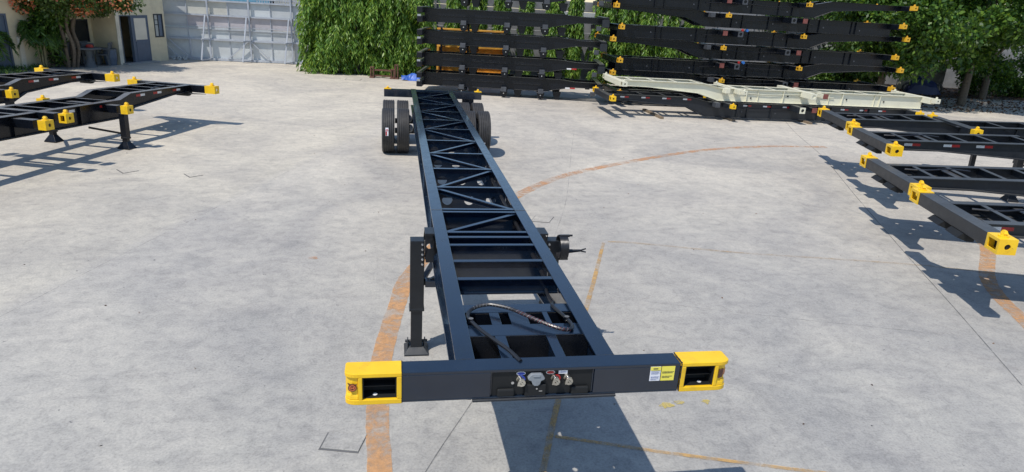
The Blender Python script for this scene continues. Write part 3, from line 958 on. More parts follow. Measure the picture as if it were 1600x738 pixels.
# weld beads where the corner boxes and rails meet the bolster
def bead(p0, p1, r=.0045):
    n = max(3, int((Vector(p1) - Vector(p0)).length / .012)); s_ = MB()
    P = [Vector(p0).lerp(Vector(p1), i / n) + Vector((random.uniform(-.001, .001), 0, random.uniform(-.001, .001))) for i in range(n + 1)]
    s_.tube(P, [r * random.uniform(.75, 1.2) for _ in P], 6); return s_.build('weld_bead', 'weld', T, smooth=True)
for x in (-.8845, .8945 if False else .9045):
    bead((x, -.001, ZB + .002), (x, -.001, ZT)); bead((x, .0, ZT + .001), (x, YB, ZT + .001))
bead((-.88, YB * .5, ZB - .001), (-.46, YB * .02, ZB - .001), .003)
bead((-.453, -.001, ZB - .001), (.474, -.001, ZB - .001), .0035)
for sd in (-1, 1):
    bead((CX + sd * RW - .06, .1405, H + .001), (CX + sd * RW + .06, .1405, H + .001), .004)
for y_ in (1.46, 1.86, 2.27, 2.49, 2.64, 3.31, 3.41, 4.33, 5.29, 6.27):
    for sd in (-1, 1):
        bead((CX + sd * (RW - .063), y_ - .027, H - .003), (CX + sd * (RW - .063), y_ + .027, H - .003), .003)

# landing legs
LY = 2.72
def leg(sd):
    x = -.712 if sd < 0 else .66
    b = MB()
    b.box(x - .070, x + .070, LY - .07, LY + .07, .52, 1.265)
    b.box(x - .076, x + .076, LY - .076, LY + .076, .505, .535)
    l = b.build('landing_leg', 'leg_black', T, bevel=0.006)
    b = MB(); b.box(x - .058, x + .058, LY - .058, LY + .058, .07, .506); b.build('inner_tube', 'leg_black', l, bevel=0.005)
    zf = .026
    b = MB()
    q = [(x - .125, LY - .13), (x + .125, LY - .13), (x + .125, LY + .13), (x - .125, LY + .13)]
    q2 = [(x - .075, LY - .065), (x + .075, LY - .065), (x + .075, LY + .065), (x - .075, LY + .065)]
    b.add([(p[0], p[1], zf) for p in q] + [(p[0], p[1], zf + .014) for p in q] + [(p[0], p[1], zf + .065) for p in q2],
          [(3, 2, 1, 0), (0, 1, 5, 4), (1, 2, 6, 5), (2, 3, 7, 6), (3, 0, 4, 7), (4, 5, 9, 8), (5, 6, 10, 9), (6, 7, 11, 10), (7, 4, 8, 11), (8, 9, 10, 11)])
    for k in (-1, 1):
        b.prism([(LY - .07, zf + .014), (LY + .07, zf + .014), (LY + .03, zf + .14), (LY - .03, zf + .14)], 'x', x + k * .088 - .006, x + k * .088 + .006)
        b.cyl((x + k * .06, LY, zf + .11), (x + k * .115, LY, zf + .11), .016, 8)
    b.build('foot', 'grey_black', l, bevel=0.003)
    s = MB()
    for k in range(5):
        z = 1.235 - k * .052
        s.lathe([(.0001, -.0705), (.011, -.0705), (.011, -.092), (.006, -.0925), (.006, -.108), (.0001, -.108)], (x - sd * .048, LY, z), 'y', 8)
    islands(s, 'bolt', 'steel', l)
    # bracket between leg and rail, with a round hole
    b = MB()
    xa, xb = sorted((x - sd * .0705, CX + sd * (RW + .062)))
    b.box(xa, xb, LY - .10, LY + .10, 1.335, 1.353)
    b.holed(xa, xb, 1.045, 1.335, LY - .085, LY - .073, [((xa + xb) / 2 - sd * .01 * 0, 1.215, .028)], 'y')
    b.holed(xa, xb, 1.045, 1.335, LY + .075, LY + .087, [((xa + xb) / 2, 1.135, .10)], 'y')
    bx0, bx1 = (x - .078, xb) if sd < 0 else (xa, x + .078)
    br = b.build('leg_bracket', 'leg_black', T, bevel=0.002)
    b = MB()
    b.beam((x - sd * .06, LY + .05, .80), (CX + sd * (RW - .1), LY + .75, H - .43), .05, .03)
    b.beam((x - sd * .06, LY, .78), (CX + sd * (RW - .12), LY + .02, H - .44), .04, .03)
    b.build('leg_strut', 'leg_black', T)
    return l
leg(-1); leg(1)
b = MB(); b.box(CX - .6, CX + .6, LY - .05, LY + .05, .76, .83); b.build('leg_cross_tube', 'navy', T, bevel=0.004)
b = MB(); b.box(CX - RW + .01, CX + RW - .01, 2.70, 3.25, H - .40, H - .39); b.build('belly_plate', 'navy', T)
# coiled lines hanging at the right leg, with the hand crank behind
s = MB()
for k in range(6):
    x = .700 + k * .0135
    s.lathe([(.118 + .009 * math.cos(a), .0105 * math.sin(a)) for a in [2 * math.pi * i / 7 for i in range(7)]], (x, LY - .14, 1.225), 'x', 24)
s.build('hose_coil', 'hose', T, smooth=True)
s = MB(); s.box(.70, .80, LY - .155, LY - .12, 1.335, 1.36); s.box(.70, .80, LY - .155, LY - .12, 1.09, 1.115); s.cyl((.69, LY - .14, 1.35), (.83, LY - .14, 1.35), .012, 8)
islands(s, 'coil_strap', 'black', T, bevel=0.004)
s = MB(); s.cyl((.79, LY - .1, 1.165), (.93, LY - .13, 1.185), .024, 8, .014); s.beam((.925, LY - .13, 1.185), (.985, LY - .13, 1.205), .012, .012); s.beam((.925, LY - .13, 1.18), (.985, LY - .14, 1.172), .012, .012)
s.build('crank_handle', 'black', T)

# air and light cable
hp = [(-.143, .09, 1.375), (-.199, .239, 1.378), (-.267, .382, 1.372), (-.351, .568, 1.366), (-.405, .73, 1.364), (-.407, .795, 1.366), (-.384, .85, 1.372), (-.331, .887, 1.382), (-.271, .894, 1.392), (-.214, .882, 1.398), (-.099, .81, 1.400), (-.008, .712, 1.396), (.074, .627, 1.39), (.178, .542, 1.38), (.26, .512, 1.37), (.316, .571, 1.366), (.306, .698, 1.364), (.262, .873, 1.362), (.254, .953, 1.36), (.29, 1.05, 1.33), (.302, 1.186, 1.28), (.32, 1.44, 1.26), (.36, 1.7, 1.25)]
path = catmull(hp, 8)
s = MB(); s.tube(path, .0135, 9)
hz = s.build('air_hose', 'hose', T, smooth=True)
def spiral(i0, i1, pitch, r, w, mat, name):
    P = path[i0:i1]; L = [0]
    for a, b_ in zip(P[:-1], P[1:]): L.append(L[-1] + (b_ - a).length)
    n = int(L[-1] / .004); pts = []
    for i in range(n):
        l = i * .004; j = max(k for k in range(len(L)) if L[k] <= l); j = min(j, len(P) - 2)
        f = (l - L[j]) / max(1e-6, L[j + 1] - L[j]); c = P[j].lerp(P[j + 1], f)
        d = (P[j + 1] - P[j]).normalized(); a = d.cross(Vector((0, 0, 1))).normalized(); u = a.cross(d)
        t = 2 * math.pi * l / pitch
        pts.append(c + a * (r * math.cos(t)) + u * (r * math.sin(t)))
    s = MB(); s.tube(pts, w, 4); s.build(name, mat, hz)
spiral(52, 84, .026, .0125, .003, 'white_hose', 'hose_wrap')
spiral(84, 116, .024, .0125, .0035, 'red_hose', 'hose_wrap')
spiral(84, 116, .034, .0125, .003, 'white_hose', 'hose_wrap')
s = MB()
for i in (30, 128):
    s.cyl(path[i] - Vector((0, 0, .018)), path[i] + Vector((0, 0, .018)), .019, 8)
islands(s, 'cable_tie', 'black', hz)
for ya, yb, zz in ((1.5, 1.95, 1.255), (1.95, 2.45, 1.26), (2.6, 5.2, 1.25)):
    s = MB(); s.tube([(.375, ya, zz), (.36, (ya + yb) / 2, zz + .012), (.37, yb, zz)], .019, 9); s.build('conduit', 'hose', T, smooth=True)

# rear bolster, suspension, axles, wheels
b = MB()
b.box(-1.22, 1.24, YR - .10, YR + .06, H - .19, H - .004)
b.build('rear_bolster', 'navy', T, bevel=0.004)
for x, sd in ((-1.13, -1), (1.15, 1)):
    s = MB(); s.box(x - .09, x + .09, YR - .105, YR + .065, H - .003, H + .012); tc = s.build('twistlock_plate', 'yellow', T, bevel=0.003)
    s = MB(); s.v = []; tm = twist_mesh(); s.add([(v[0] * .7 + x, (v[1] + .16) * .7 + YR - .02, v[2] * .6 + H + .012) for v in tm.v], tm.f); s.build('twistlock', 'yellow', tc)
for x, y0 in ((.75, YR - .02), ):
    s = MB(); s.box(x, x + .3, YR - .03, YR + .05, .78, H - .20); s.build('tail_bracket', 'navy', T, bevel=0.003)
    s = MB(); s.box(x + .02, x + .10, YR - .04, YR - .031, .80, .86); s.build('tail_lamp', 'white', T)
AX = [12.06, 13.33]
for y in AX:
    zc = TYRE_R - SL * y
    b = MB(); b.cyl((-.95, y, zc), (.95, y, zc), .065, 16); b.build('axle', 'black', T, smooth=True)
    for sd in (-1, 1):
        for k, xo in enumerate((1.10, .76)):
            wheel(T, (sd * xo, y, zc), sd, 'x', label=(-6 if (sd < 0 and k == 0 and y < 13) else (26 if (sd > 0 and k == 0 and y < 13) else 0)))
        # leaf spring and hanger
        x = CX + sd * RW
        b = MB()
        for l in range(4):
            b.beam((x, y - .52 + l * .07, zc + .115 + l * .016), (x, y + .52 - l * .07, zc + .115 + l * .016), .075, .013)
        b.build('leaf_spring', 'black', T)
        b = MB(); b.prism([(y - .70, H - .422), (y - .46, H - .422), (y - .52, zc + .06), (y - .62, zc + .06)], 'x', x - .05, x + .05); b.build('spring_hanger', 'black', T)
        b = MB(); b.cyl((x + sd * .12, y - .10, zc + .05), (x + sd * .12, y - .22, zc + .12), .075, 14); b.build('brake_chamber', 'grey_paint', T, smooth=True)
b = MB(); b.cyl((CX - .2, 10.75, H - .55), (CX + .2, 10.75, H - .55), .12, 16); b.build('air_tank', 'black', T, smooth=True)
b = MB(); b.box(-.12, .0, 10.9, 10.98, H - .33, H - .29); b.build('valve', 'red', T)
b = MB(); b.box(-.36, -.30, 11.7, 11.8, H - .35, H - .28); b.box(.18, .26, 11.9, 11.98, H - .34, H - .28); islands(b, 'valve', 'label_white', T)
#PART2
# ------------------------------------------------------------------ gooseneck chassis, the kind parked left and right
def gooseneck(name, L, gn0, gn1, mid, zmain, zgn, dmain, dgn, mat, cmat, extra, rear, cross_x, refl, legs=False, wheels=(), plate=True, label='', cat='trailer', gray_ends=(), kx=.8, kf=.8):
    """x runs from the front bolster (0) to the tail (L), y across, z up"""
    t = thing(name, label, cat)
    for sd in (-1, 1):
        y = sd * .46
        top = [(.10, zgn), (gn0, zgn), (gn1, zmain), (L - .05, zmain)]
        bot = [(.10, zgn - dgn), (gn0 * .35, zgn - dgn - .02), (gn0 - .1, zgn - dgn - .16), (gn1 - .05, zmain - dmain), (L - .05, zmain - dmain)]
        b = MB()
        b.prism([(p[0], p[1] - .014) for p in top] + [(p[0], p[1] + .014) for p in bot[::-1]], 'y', y - .006, y + .006)
        b.prism(top + [(p[0], p[1] - .014) for p in top[::-1]], 'y', y - .075, y + .075)
        b.prism([(p[0], p[1] + .016) for p in bot] + bot[::-1], 'y', y - .075, y + .075)
        r = b.build('side_rail', mat, t)
        for x in cross_x[1::2]:
            if x > gn1:
                s = MB(); s.box(x + .2, x + .21, y + sd * .0065, y + sd * .055, zmain - dmain + .015, zmain - .015); s.build('stiffener', mat, r)
        # reflective strips along the outer web
        for x in refl:
            if gn0 - .15 < x < gn1 + .05: continue
            zz = (zgn - .03 if x < gn0 else zmain - .04)
            s = MB(); s.box(x, x + .15, y + sd * .0065, y + sd * .009, zz - .075, zz - .025); s.build('reflector', 'white', r)
            s = MB(); s.box(x + .15, x + .30, y + sd * .0065, y + sd * .009, zz - .075, zz - .025); s.build('reflector', 'red', r)
    for x in cross_x:
        z = float(np.interp(x, [0, gn0, gn1, L], [zgn, zgn, zmain, zmain]))
        b = MB()
        b.box(x - .035, x + .035, -.452, .452, z - .016, z - .004)
        b.box(x - .005, x + .005, -.452, .452, z - .13, z - .016)
        b.build('cross_member', mat, t)
    b = MB(); b.box(-.095, .095, -.93, .93, zgn - .175, zgn + .003)
    b.build('front_bolster', mat, t, bevel=0.006)
    for sd in (-1, 1):
        casting(t, 0, sd * 1.2, zgn + .012, sd, True, cmat, k=kf)
    if plate:
        b = MB()
        za, zb = zgn - dgn - .034, zgn - dgn - .022
        b.prism([(.10, -.46), (.10, -.95), (.38, -.46)], 'z', za, zb); b.prism([(.10, .46), (.38, .46), (.10, .95)], 'z', za, zb)
        b.holed(.10, 1.6, -.46, -.15, za, zb, [(.28, -.30, .035), (.62, -.33, .03), (1.05, -.28, .035), (1.4, -.32, .03)], 'z')
        b.holed(.10, 1.6, -.15, .15, za, zb, [(.45, .0, .03), (.85, .02, .04), (1.3, .0, .03)], 'z')
        b.holed(.10, 1.6, .15, .46, za, zb, [(.28, .30, .03), (.7, .28, .035), (1.05, .33, .03), (1.42, .3, .035)], 'z')
        b.build('coupler_plate', mat, t)
        for sy in (-1, 1):
            b = MB()
            b.prism([(-.10, zgn - .18), (.05, zgn - .18), (.05, zgn - .29), (-.04, zgn - .29), (-.17, zgn - .235)], 'y', *sorted((sy * .10, sy * .42)))
            b.build('hose_bracket', 'dark_recess', t)
        b = MB(); b.box(.9, 1.02, -.45, .45, zgn - .05, zgn - .035); b.build('deck_plate', mat, t)
        b = MB(); b.tube(catmull([(.3, .25, zgn - .03), (.6, .12, zgn - .01), (1.0, .2, zgn), (1.4, .32, zgn - .05)]), .016, 7); b.build('air_hose', 'hose', t, smooth=True)
    for x, half, zt, closed in extra:
        b = MB(); b.box(x - .08, x + .08, -half + .26, half - .26, zt - .16, zt); b.build('bolster', mat, t, bevel=0.006)
        for sd in (-1, 1):
            casting(t, x, sd * half, zt + .010, sd, True, cmat, facing=1 if closed else 0, k=kx)
    for x in gray_ends:
        b = MB(); b.box(x - .10, x + .10, -1.15, 1.15, zmain - .19, zmain + .012); q = b.build('container_bolster', mat, t, bevel=0.006)
        for sd in (-1, 1):
            y0, y1 = sorted((sd * 1.151, sd * 1.17))
            s = MB(); s.holed(x - .10, x + .10, zmain - .19, zmain + .012, y0, y1, [(x, zmain - .09, .06)], 'y'); s.build('end_plate', 'cream' if mat != 'black' else 'dark_grey_paint', q)
            s = MB(); s.box(x + .45, x + .62, *sorted((sd * 1.0, sd * 1.03)), zmain - .17, zmain - .0); s.build('side_lamp', 'lamp_red', t)
            s = MB(); s.box(x + .48, x + .58, *sorted((sd * .47, sd * .999)), zmain - .15, zmain - .02); s.build('lamp_arm', mat, t)
    b = MB(); b.box(L - .12, L + .08, -.93, .93, zmain - .20, zmain + .003); b.build('rear_bolster', mat, t, bevel=0.006)
    for sd in (-1, 1):
        casting(t, L - .02, sd * 1.2, zmain + .012, sd, True, cmat, facing=1, k=kf)
    return t

def fit_legs(t, xs, y, ztop, mat, rz, tilt, wheels):
    """landing legs and wheels reach the ground whatever the tilt of the frame"""
    for sd in (-1, 1):
        zf = -(rz + xs * math.sin(tilt))
        x = xs
        b = MB(); b.box(x - .065, x + .065, sd * y - .065, sd * y + .065, ztop - .52, ztop); b.box(x - .07, x + .07, sd * y - .07, sd * y + .07, ztop - .54, ztop - .50)
        l = b.build('landing_leg', mat, t, bevel=0.005)
        b = MB(); b.box(x - .052, x + .052, sd * y - .052, sd * y + .052, zf + .05, ztop - .53); b.build('inner_tube', mat, l, bevel=0.004)
        b = MB()
        q = [(x - .12, sd * y - .14), (x + .12, sd * y - .14), (x + .12, sd * y + .14), (x - .12, sd * y + .14)]; q2 = [(x - .05, sd * y - .05), (x + .05, sd * y - .05), (x + .05, sd * y + .05), (x - .05, sd * y + .05)]
        b.add([(p[0], p[1], zf) for p in q] + [(p[0], p[1], zf + .02) for p in q] + [(p[0], p[1], zf + .16) for p in q2],
              [(3, 2, 1, 0), (0, 1, 5, 4), (1, 2, 6, 5), (2, 3, 7, 6), (3, 0, 4, 7), (4, 5, 9, 8), (5, 6, 10, 9), (6, 7, 11, 10), (7, 4, 8, 11), (8, 9, 10, 11)])
        b.build('foot', mat, l, bevel=0.004)
        b = MB(); b.beam((x + .05, sd * (y - .05), ztop - .42), (x + .55, sd * .48, ztop - .25), .05, .04); b.build('leg_strut', mat, t)
    for x in wheels:
        zc = TYRE_R - (rz + x * math.sin(tilt))
        b = MB(); b.cyl((x, -.9, zc), (x, .9, zc), .06, 12); b.build('axle', 'black', t, smooth=True)
        for sd in (-1, 1):
            wheel(t, (x, sd * 1.06, zc), sd, 'y'); wheel(t, (x, sd * .72, zc), sd, 'y')
            b = MB(); b.box(x - .5, x + .5, sd * .46 - .04, sd * .46 + .04, zc + .07, zc + .13); b.build('leaf_spring', 'black', t)

ZG = 1.20
CXS = [.50, 1.05, 1.60, 2.15, 2.85, 3.6, 4.35, 5.2, 6.2, 7.1, 8.0, 8.9, 9.8]
def yard_chassis(front, z, heading, tilt, label, group, mat, refl, ex, gn, legs):
    t = gooseneck('chassis_trailer', 10.4, gn[0], gn[1], 2.75, 1.09, ZG, .40, .17, mat, None, ex, None, CXS, refl, plate=True, label=label, kx=.72)
    t['group'] = group
    rz = z - ZG
    fit_legs(t, legs[0], legs[1], legs[2], mat, rz, tilt, (8.3, 9.6))
    t.location = (front[0], front[1], rz)
    t.rotation_euler = (0, -tilt, heading)
    return t
hd = math.atan2(-.285, .958)
GR = 'chassis trailers parked side by side at the right edge'
RF = [.42, 1.15, 1.75, 2.9, 3.9, 4.6, 6.2, 7.4]
EXR = [(4.6, 1.15, 1.09, True), (5.5, 1.15, 1.09, False)]
yard_chassis((9.71, 11.17), 1.34, hd, .05, 'black chassis trailer on the right, farthest of the row, tip against the stack', GR, 'grey_black', [], [(2.65, 1.15, 1.12, True)] + EXR[1:], (2.2, 2.5), (3.75, .9, .9))
yard_chassis((8.79, 8.62), 1.34, hd, .052, 'black chassis trailer with reflectors and visible legs, second from the stack', GR, 'grey_black', RF, EXR, (3.0, 3.4), (3.45, .98, .9))
yard_chassis((7.56, 6.40), 1.15, hd, .055, 'black chassis trailer without reflectors, between the two reflector striped ones', GR, 'grey_black', [], EXR, (3.0, 3.4), (3.45, .98, .9))
yard_chassis((6.62, 3.93), 1.19, hd, .055, 'black chassis trailer with its big yellow corner nearest the right edge', GR, 'grey_black', [.16] + RF[1:], EXR, (3.0, 3.4), (3.45, .98, .9))
GL = 'chassis trailers parked at the left edge'
hl = math.atan2(-.953, -.302)
EXL = [(3.06, 1.06, 1.04, False), (4.82, 1.15, 1.10, True), (5.36, 1.2, 1.05, False)]
yard_chassis((-6.57, 15.00), 1.0, hl, .027, 'black chassis trailer on the left casting a ladder shadow on the concrete', GL, 'black', RF, EXL, (2.3, 2.65), (3.05, .87, .87))
yard_chassis((-9.47, 16.60), 1.0, math.atan2(-.947, -.32), .027, 'black chassis trailer at the far left edge, close to the palms', GL, 'black', RF, EXL, (2.3, 2.65), (3.05, .87, .87))

# ------------------------------------------------------------------ right-hand stack: long gooseneck frames, laid head to tail
SX = [.5, 1.3, 2.1, 2.9, 4.0, 4.9, 5.8, 7.6, 8.5, 9.4, 10.4]
def stack_frame(x0, yc, z, flip, mat, cmat, label, group, L=11.4, refl=(), yaw=-.02, dm=.44):
    t = gooseneck('stacked_chassis', L, 3.0, 3.65, 4.2, dm, dm + .13, dm, .19, mat, cmat, [(4.25, 1.2, dm + .005, True)], None, SX, refl, plate=False, label=label, cat='trailer frame', gray_ends=(6.8,), kx=.56, kf=.66)
    t['group'] = group
    rails = [c for c in t.children if c.name.startswith('side_rail')]
    for r, sd in zip(rails, (-1, 1)):
        for x in (4.6, 6.1, 8.3, 9.9):
            x += random.uniform(-.15, .15); y = sd * .46
            s_ = MB(); s_.box(x, x + .016, *sorted((y + sd * .0065, y + sd * .07)), .017, dm - .015); s_.build('stiffener', mat, r)
            s_ = MB(); s_.lathe([(.0001, 0), (.028, 0), (.028, .02), (.0001, .02)], (x + .2, y + (sd * .0066 if sd > 0 else -.0266), dm * random.uniform(.3, .6)), 'y', 10); s_.build('lug', 'dark_grey_paint' if mat != 'cream' else 'dark_recess', r)
        s_ = MB(); s_.tube(catmull([(4.4, sd * .50, dm * .7), (5.5, sd * .50, dm * .62), (6.6, sd * .50, dm * .72), (8.0, sd * .50, dm * .6)]), .012, 6); s_.build('air_line', 'hose' if mat != 'cream' else 'cream', r)
    k_ = random.uniform(3.7, 3.95)
    s_ = MB(); s_.box(k_, k_ + .16, -.80, -.47, dm - .15, dm + .01); s_.build('step_bracket', 'dark_grey_paint' if mat != 'cream' else 'cream', t, bevel=.008)
    if flip and mat == 'black':
        s_ = MB(); s_.lathe([(.0001, -.05), (.05, -.05), (.06, 0), (.05, .05), (.0001, .05)], (6.45, .9, dm + .05), 'y', 12); s_.build('coupling_cap', 'blue_cap', t)
        s_ = MB(); s_.lathe([(.0001, -.04), (.04, -.04), (.05, 0), (.04, .04), (.0001, .04)], (6.62, .9, dm + .045), 'y', 12); s_.build('coupling_cap', 'red', t)
    if flip:
        t.rotation_euler = (0, 0, math.pi + yaw); t.location = (x0 + L, yc + L * math.sin(yaw), z)
    else:
        t.rotation_euler = (0, 0, yaw); t.location = (x0, yc, z)
    return t
GS = 'chassis frames in the tall right-hand stack'
stack_frame(6.15, 18.95, .07, False, 'grey_black', None, 'black chassis frame with reflectors lying under the cream one', 'frames in the low front pile', refl=[.45 + .75 * k for k in range(14)], dm=.52)
stack_frame(6.50, 19.0, .635, False, 'cream', 'cream', 'cream white chassis frame lying on top of the reflector striped black one', 'frames in the low front pile', L=11.6)
names = ['lowest and hidden behind the cream one', 'second from the ground', 'third from the ground', 'fourth from the ground', 'fifth from the ground', 'sixth from the ground', 'topmost']
for k, z in enumerate([.10, .68, 1.26, 1.86, 2.42, 3.01, 3.55]):
    fl = (k % 2 == 0)
    stack_frame(6.95 + (.25 if fl else 0) - .03 * k + random.uniform(-.06, .06), 21.6 + random.uniform(-.07, .07), z, fl, 'black', 'old_yellow', 'black chassis frame in the tall right stack, ' + names[k], GS, L=11.35, dm=.49, yaw=-.02 + random.uniform(-.004, .004))
# timbers under the front pile
for x in (8.0, 10.6, 13.5, 16.4):
    b = MB(); b.box(-.06, .06, -.9, .9, 0, .068)
    tag(b.build('timber_bearer', 'timber', loc=(x, 18.95 - .02 * (x - 6), 0.0)), 'weathered timber bearer under the low front pile, ' + {8.0: 'leftmost', 10.6: 'second from the left', 13.5: 'third from the left', 16.4: 'rightmost'}[x], 'timber', 'timber bearers under the front pile')

# ------------------------------------------------------------------ left-hand stack: short frames with suspension hangers
def short_frame(loc, yaw, label, tilt=0.0, holes=False):
    t = thing('short_chassis', label, 'trailer frame', loc, (0, -tilt, yaw), 'short frames in the stack behind the long trailer')
    Lm = 6.8; d = .475
    for sd in (-1, 1):
        y = sd * .46
        b = MB()
        bot = [(.15, 0), (4.75, 0), (5.85, .20), (Lm - .1, .20)]
        top = [(.15, d), (5.3, d), (5.95, d - .06), (Lm - .1, d - .06)]
        b.prism([(p[0], p[1] - .012) for p in top] + [(p[0], p[1] + .012) for p in bot[::-1]], 'y', y - .006, y + .006)
        b.prism(top + [(p[0], p[1] - .013) for p in top[::-1]], 'y', y - .07, y + .07)
        b.prism([(p[0], p[1] + .013) for p in bot] + bot[::-1], 'y', y - .07, y + .07)
        b.prism([(.15, d * .48), (4.6, d * .48), (4.6, d * .48 + .012), (.15, d * .48 + .012)], 'y', y + sd * .0062, y + sd * .03)
        r = b.build('side_rail', 'black', t)
        if holes:
            s = MB()
            for k in range(12):
                s.box(.5 + k * .3, .62 + k * .3, *sorted((y + sd * .0064, y + sd * .0085)), d * .62, d * .69)
            islands(s, 'slot', 'dark_recess', r)
        for x in (1.62, 3.22, 4.62):
            w = .12
            s = MB(); s.box(x - .10, x + .10, *sorted((sd * .60, sd * .80)), -.06, .10); s.build('bracket_cap', 'dark_grey_paint', t, bevel=0.01)
            s = MB(); s.prism([(x - .15, -.04), (x + .15, -.04), (x + .10, -.24), (x + .02, -.28), (x - .10, -.24)], 'y', *sorted((sd * .54, sd * .72))); s.build('spring_hanger', 'black', t, bevel=0.008)
            s = MB(); s.lathe([(.0001, 0), (.022, 0), (.022, .012), (.0001, .012)], (x, sd * .7205 if sd > 0 else -.7325, -.13), 'y', 10); s.build('bolt', 'steel', t)
        for x in (2.0, 3.75, 5.25):
            s = MB(); s.prism([(x - .16, -.001), (x + .16, -.001), (x + .10, -.28), (x - .08, -.28)], 'y', *sorted((sd * .36, sd * .43))); s.build('spring_hanger', 'black', t)
    for x in (.6, 1.6, 2.6, 3.6, 4.6, 5.5):
        b = MB(); b.box(x - .03, x + .03, -.452, .452, d - .25, d - .015); b.build('cross_member', 'black', t)
    for x, z0, z1 in ((.08, .0, .20), (.08, .32, .52), (Lm - .02, .14, .46)):
        b = MB(); b.box(x - .10, x + .10, -1.2, 1.2, z0, z1); b.build('bolster', 'black', t, bevel=0.01)
    for sd in (-1, 1):
        s = MB(); s.box(Lm - .16, Lm + .10, *sorted((sd * 1.201, sd * 1.23)), .12, .37); s.build('end_plate', 'grey_black', t, bevel=0.006)
        s = MB(); s.box(Lm - .34, Lm - .16, *sorted((sd * 1.0, sd * 1.08)), -.02, .14); s.build('bracket_cap', 'dark_grey_paint', t, bevel=0.01)
        s = MB(); s.box(Lm + .102, Lm + .112, *sorted((sd * .9, sd * 1.15)), .02, .10); s.build('tail_lamp', 'lamp_red', t)
        s = MB(); s.box(.0, .12, *sorted((sd * 1.202, sd * 1.24)), .20, .27); s.build('bracket_cap', 'grey_paint', t)
    if holes:
        for sd in (-1, 1):
            s = MB(); s.box(5.55, 5.72, *sorted((sd * .532, sd * .54)), .02 + .13, .07 + .13); s.build('reflector', 'white', t)
            s = MB(); s.box(5.73, 5.92, *sorted((sd * .532, sd * .54)), .02 + .13, .07 + .13); s.build('reflector', 'red', t)
    return t
my = -.178
for k, (z, nm) in enumerate([(.285, 'lowest of the stack'), (1.0, 'second from the ground'), (1.80, 'third from the ground'), (2.58, 'fourth from the ground'), (3.45, 'topmost of the stack')]):
    short_frame((0.05, 23.05, z), my, 'short black frame with spring brackets behind the long trailer, ' + nm, tilt=.012 if k > 2 else .004, holes=k < 2)

# ochre beams behind that stack
for k, (z0, z1) in enumerate([(.0, .0), (.52, .96), (1.20, 1.58), (1.96, 2.26)]):
    if z1 == 0: continue
    for j, (xa, xb) in enumerate([(.75, 2.0), (2.05, 3.6)]):
        b = MB()
        b.box(0, xb - xa, -.24, .24, z1 - z0 - .05, z1 - z0); b.box(0, xb - xa, -.24, .24, 0, .04); b.box(0, xb - xa, -.14, -.11, .04, z1 - z0 - .05); b.box(0, xb - xa, .11, .14, .04, z1 - z0 - .05)
        b.box(0, .06, -.2401, -.1401, .0401, z1 - z0 - .0501); b.box(xb - xa - .06, xb - xa, -.2401, -.1401, .0401, z1 - z0 - .0501)
        o = b.build('steel_beam', 'beam_yellow', loc=(xa, 25.2, z0))
        tag(o, 'ochre yellow steel beam behind the short frames, %s row, %s one' % (['', 'bottom', 'middle', 'top'][k], ['left', 'right'][j]), 'steel beam', 'ochre beams behind the short frames')
for x, nm in ((.9, 'left'), (2.0, 'middle'), (3.5, 'right')):
    t = thing('beam_rack', 'black post rack holding up the ochre beams, %s one' % nm, 'rack', (x, 25.2, 0), group='racks under the ochre beams')
    for sy in (-1, 1):
        b = MB(); b.box(-.04, .04, sy * .30 - .04, sy * .30 + .04, 0, 2.3); b.build('post', 'black', t)
    for z in (.519, 1.199, 1.959):
        b = MB(); b.box(-.035, .035, -.259, .259, z - .09, z); b.build('arm', 'black', t)

# rusty trestle and blue tarpaulin at the foot of the hedge
t = thing('steel_trestle', 'low rusty steel trestle standing on the concrete in front of the hedge trees', 'trestle', (-1.42, 26.45, 0), (0, 0, rad(-8)))
b = MB(); b.box(-.55, .45, -.05, .05, .06, .12); b.box(-.55, .45, -.05, .05, .30, .36); b.build('frame_rail', 'rust', t)
for x, h in ((-.52, .42), (.36, .36), (.52, .56)):
    b = MB(); b.box(x - .10, x + .10, -.20, .20, 0, .05); b.box(x - .08, x - .03, -.08, .08, .05, h); b.box(x + .03, x + .08, -.08, .08, .05, h); b.box(x - .08, x + .08, -.09, .09, h, h + .04); b.build('leg', 'rust', t)
b = MB()
n = 12; vs = []
for i in range(n + 1):
    for j in range(7):
        u = i / n; w = j / 6
        vs.append((-.45 + .95 * u, -.25 + .5 * w, max(.004, (.26 * math.sin(math.pi * w) * (.35 + .65 * math.sin(math.pi * min(1, u * .8 + .15)))) + .05 * math.sin(9 * u + 5 * w) + random.uniform(-.02, .03))))
b.add(vs, [(i * 7 + j, (i + 1) * 7 + j, (i + 1) * 7 + j + 1, i * 7 + j + 1) for i in range(n) for j in range(6)])
o = b.build('tarpaulin', 'tarp', loc=(-.25, 26.1, .002)); so = o.modifiers.new('solid', 'SOLIDIFY'); so.thickness = .01
tag(o, 'crumpled blue tarpaulin on the ground at the left end of the short frames', 'tarpaulin')

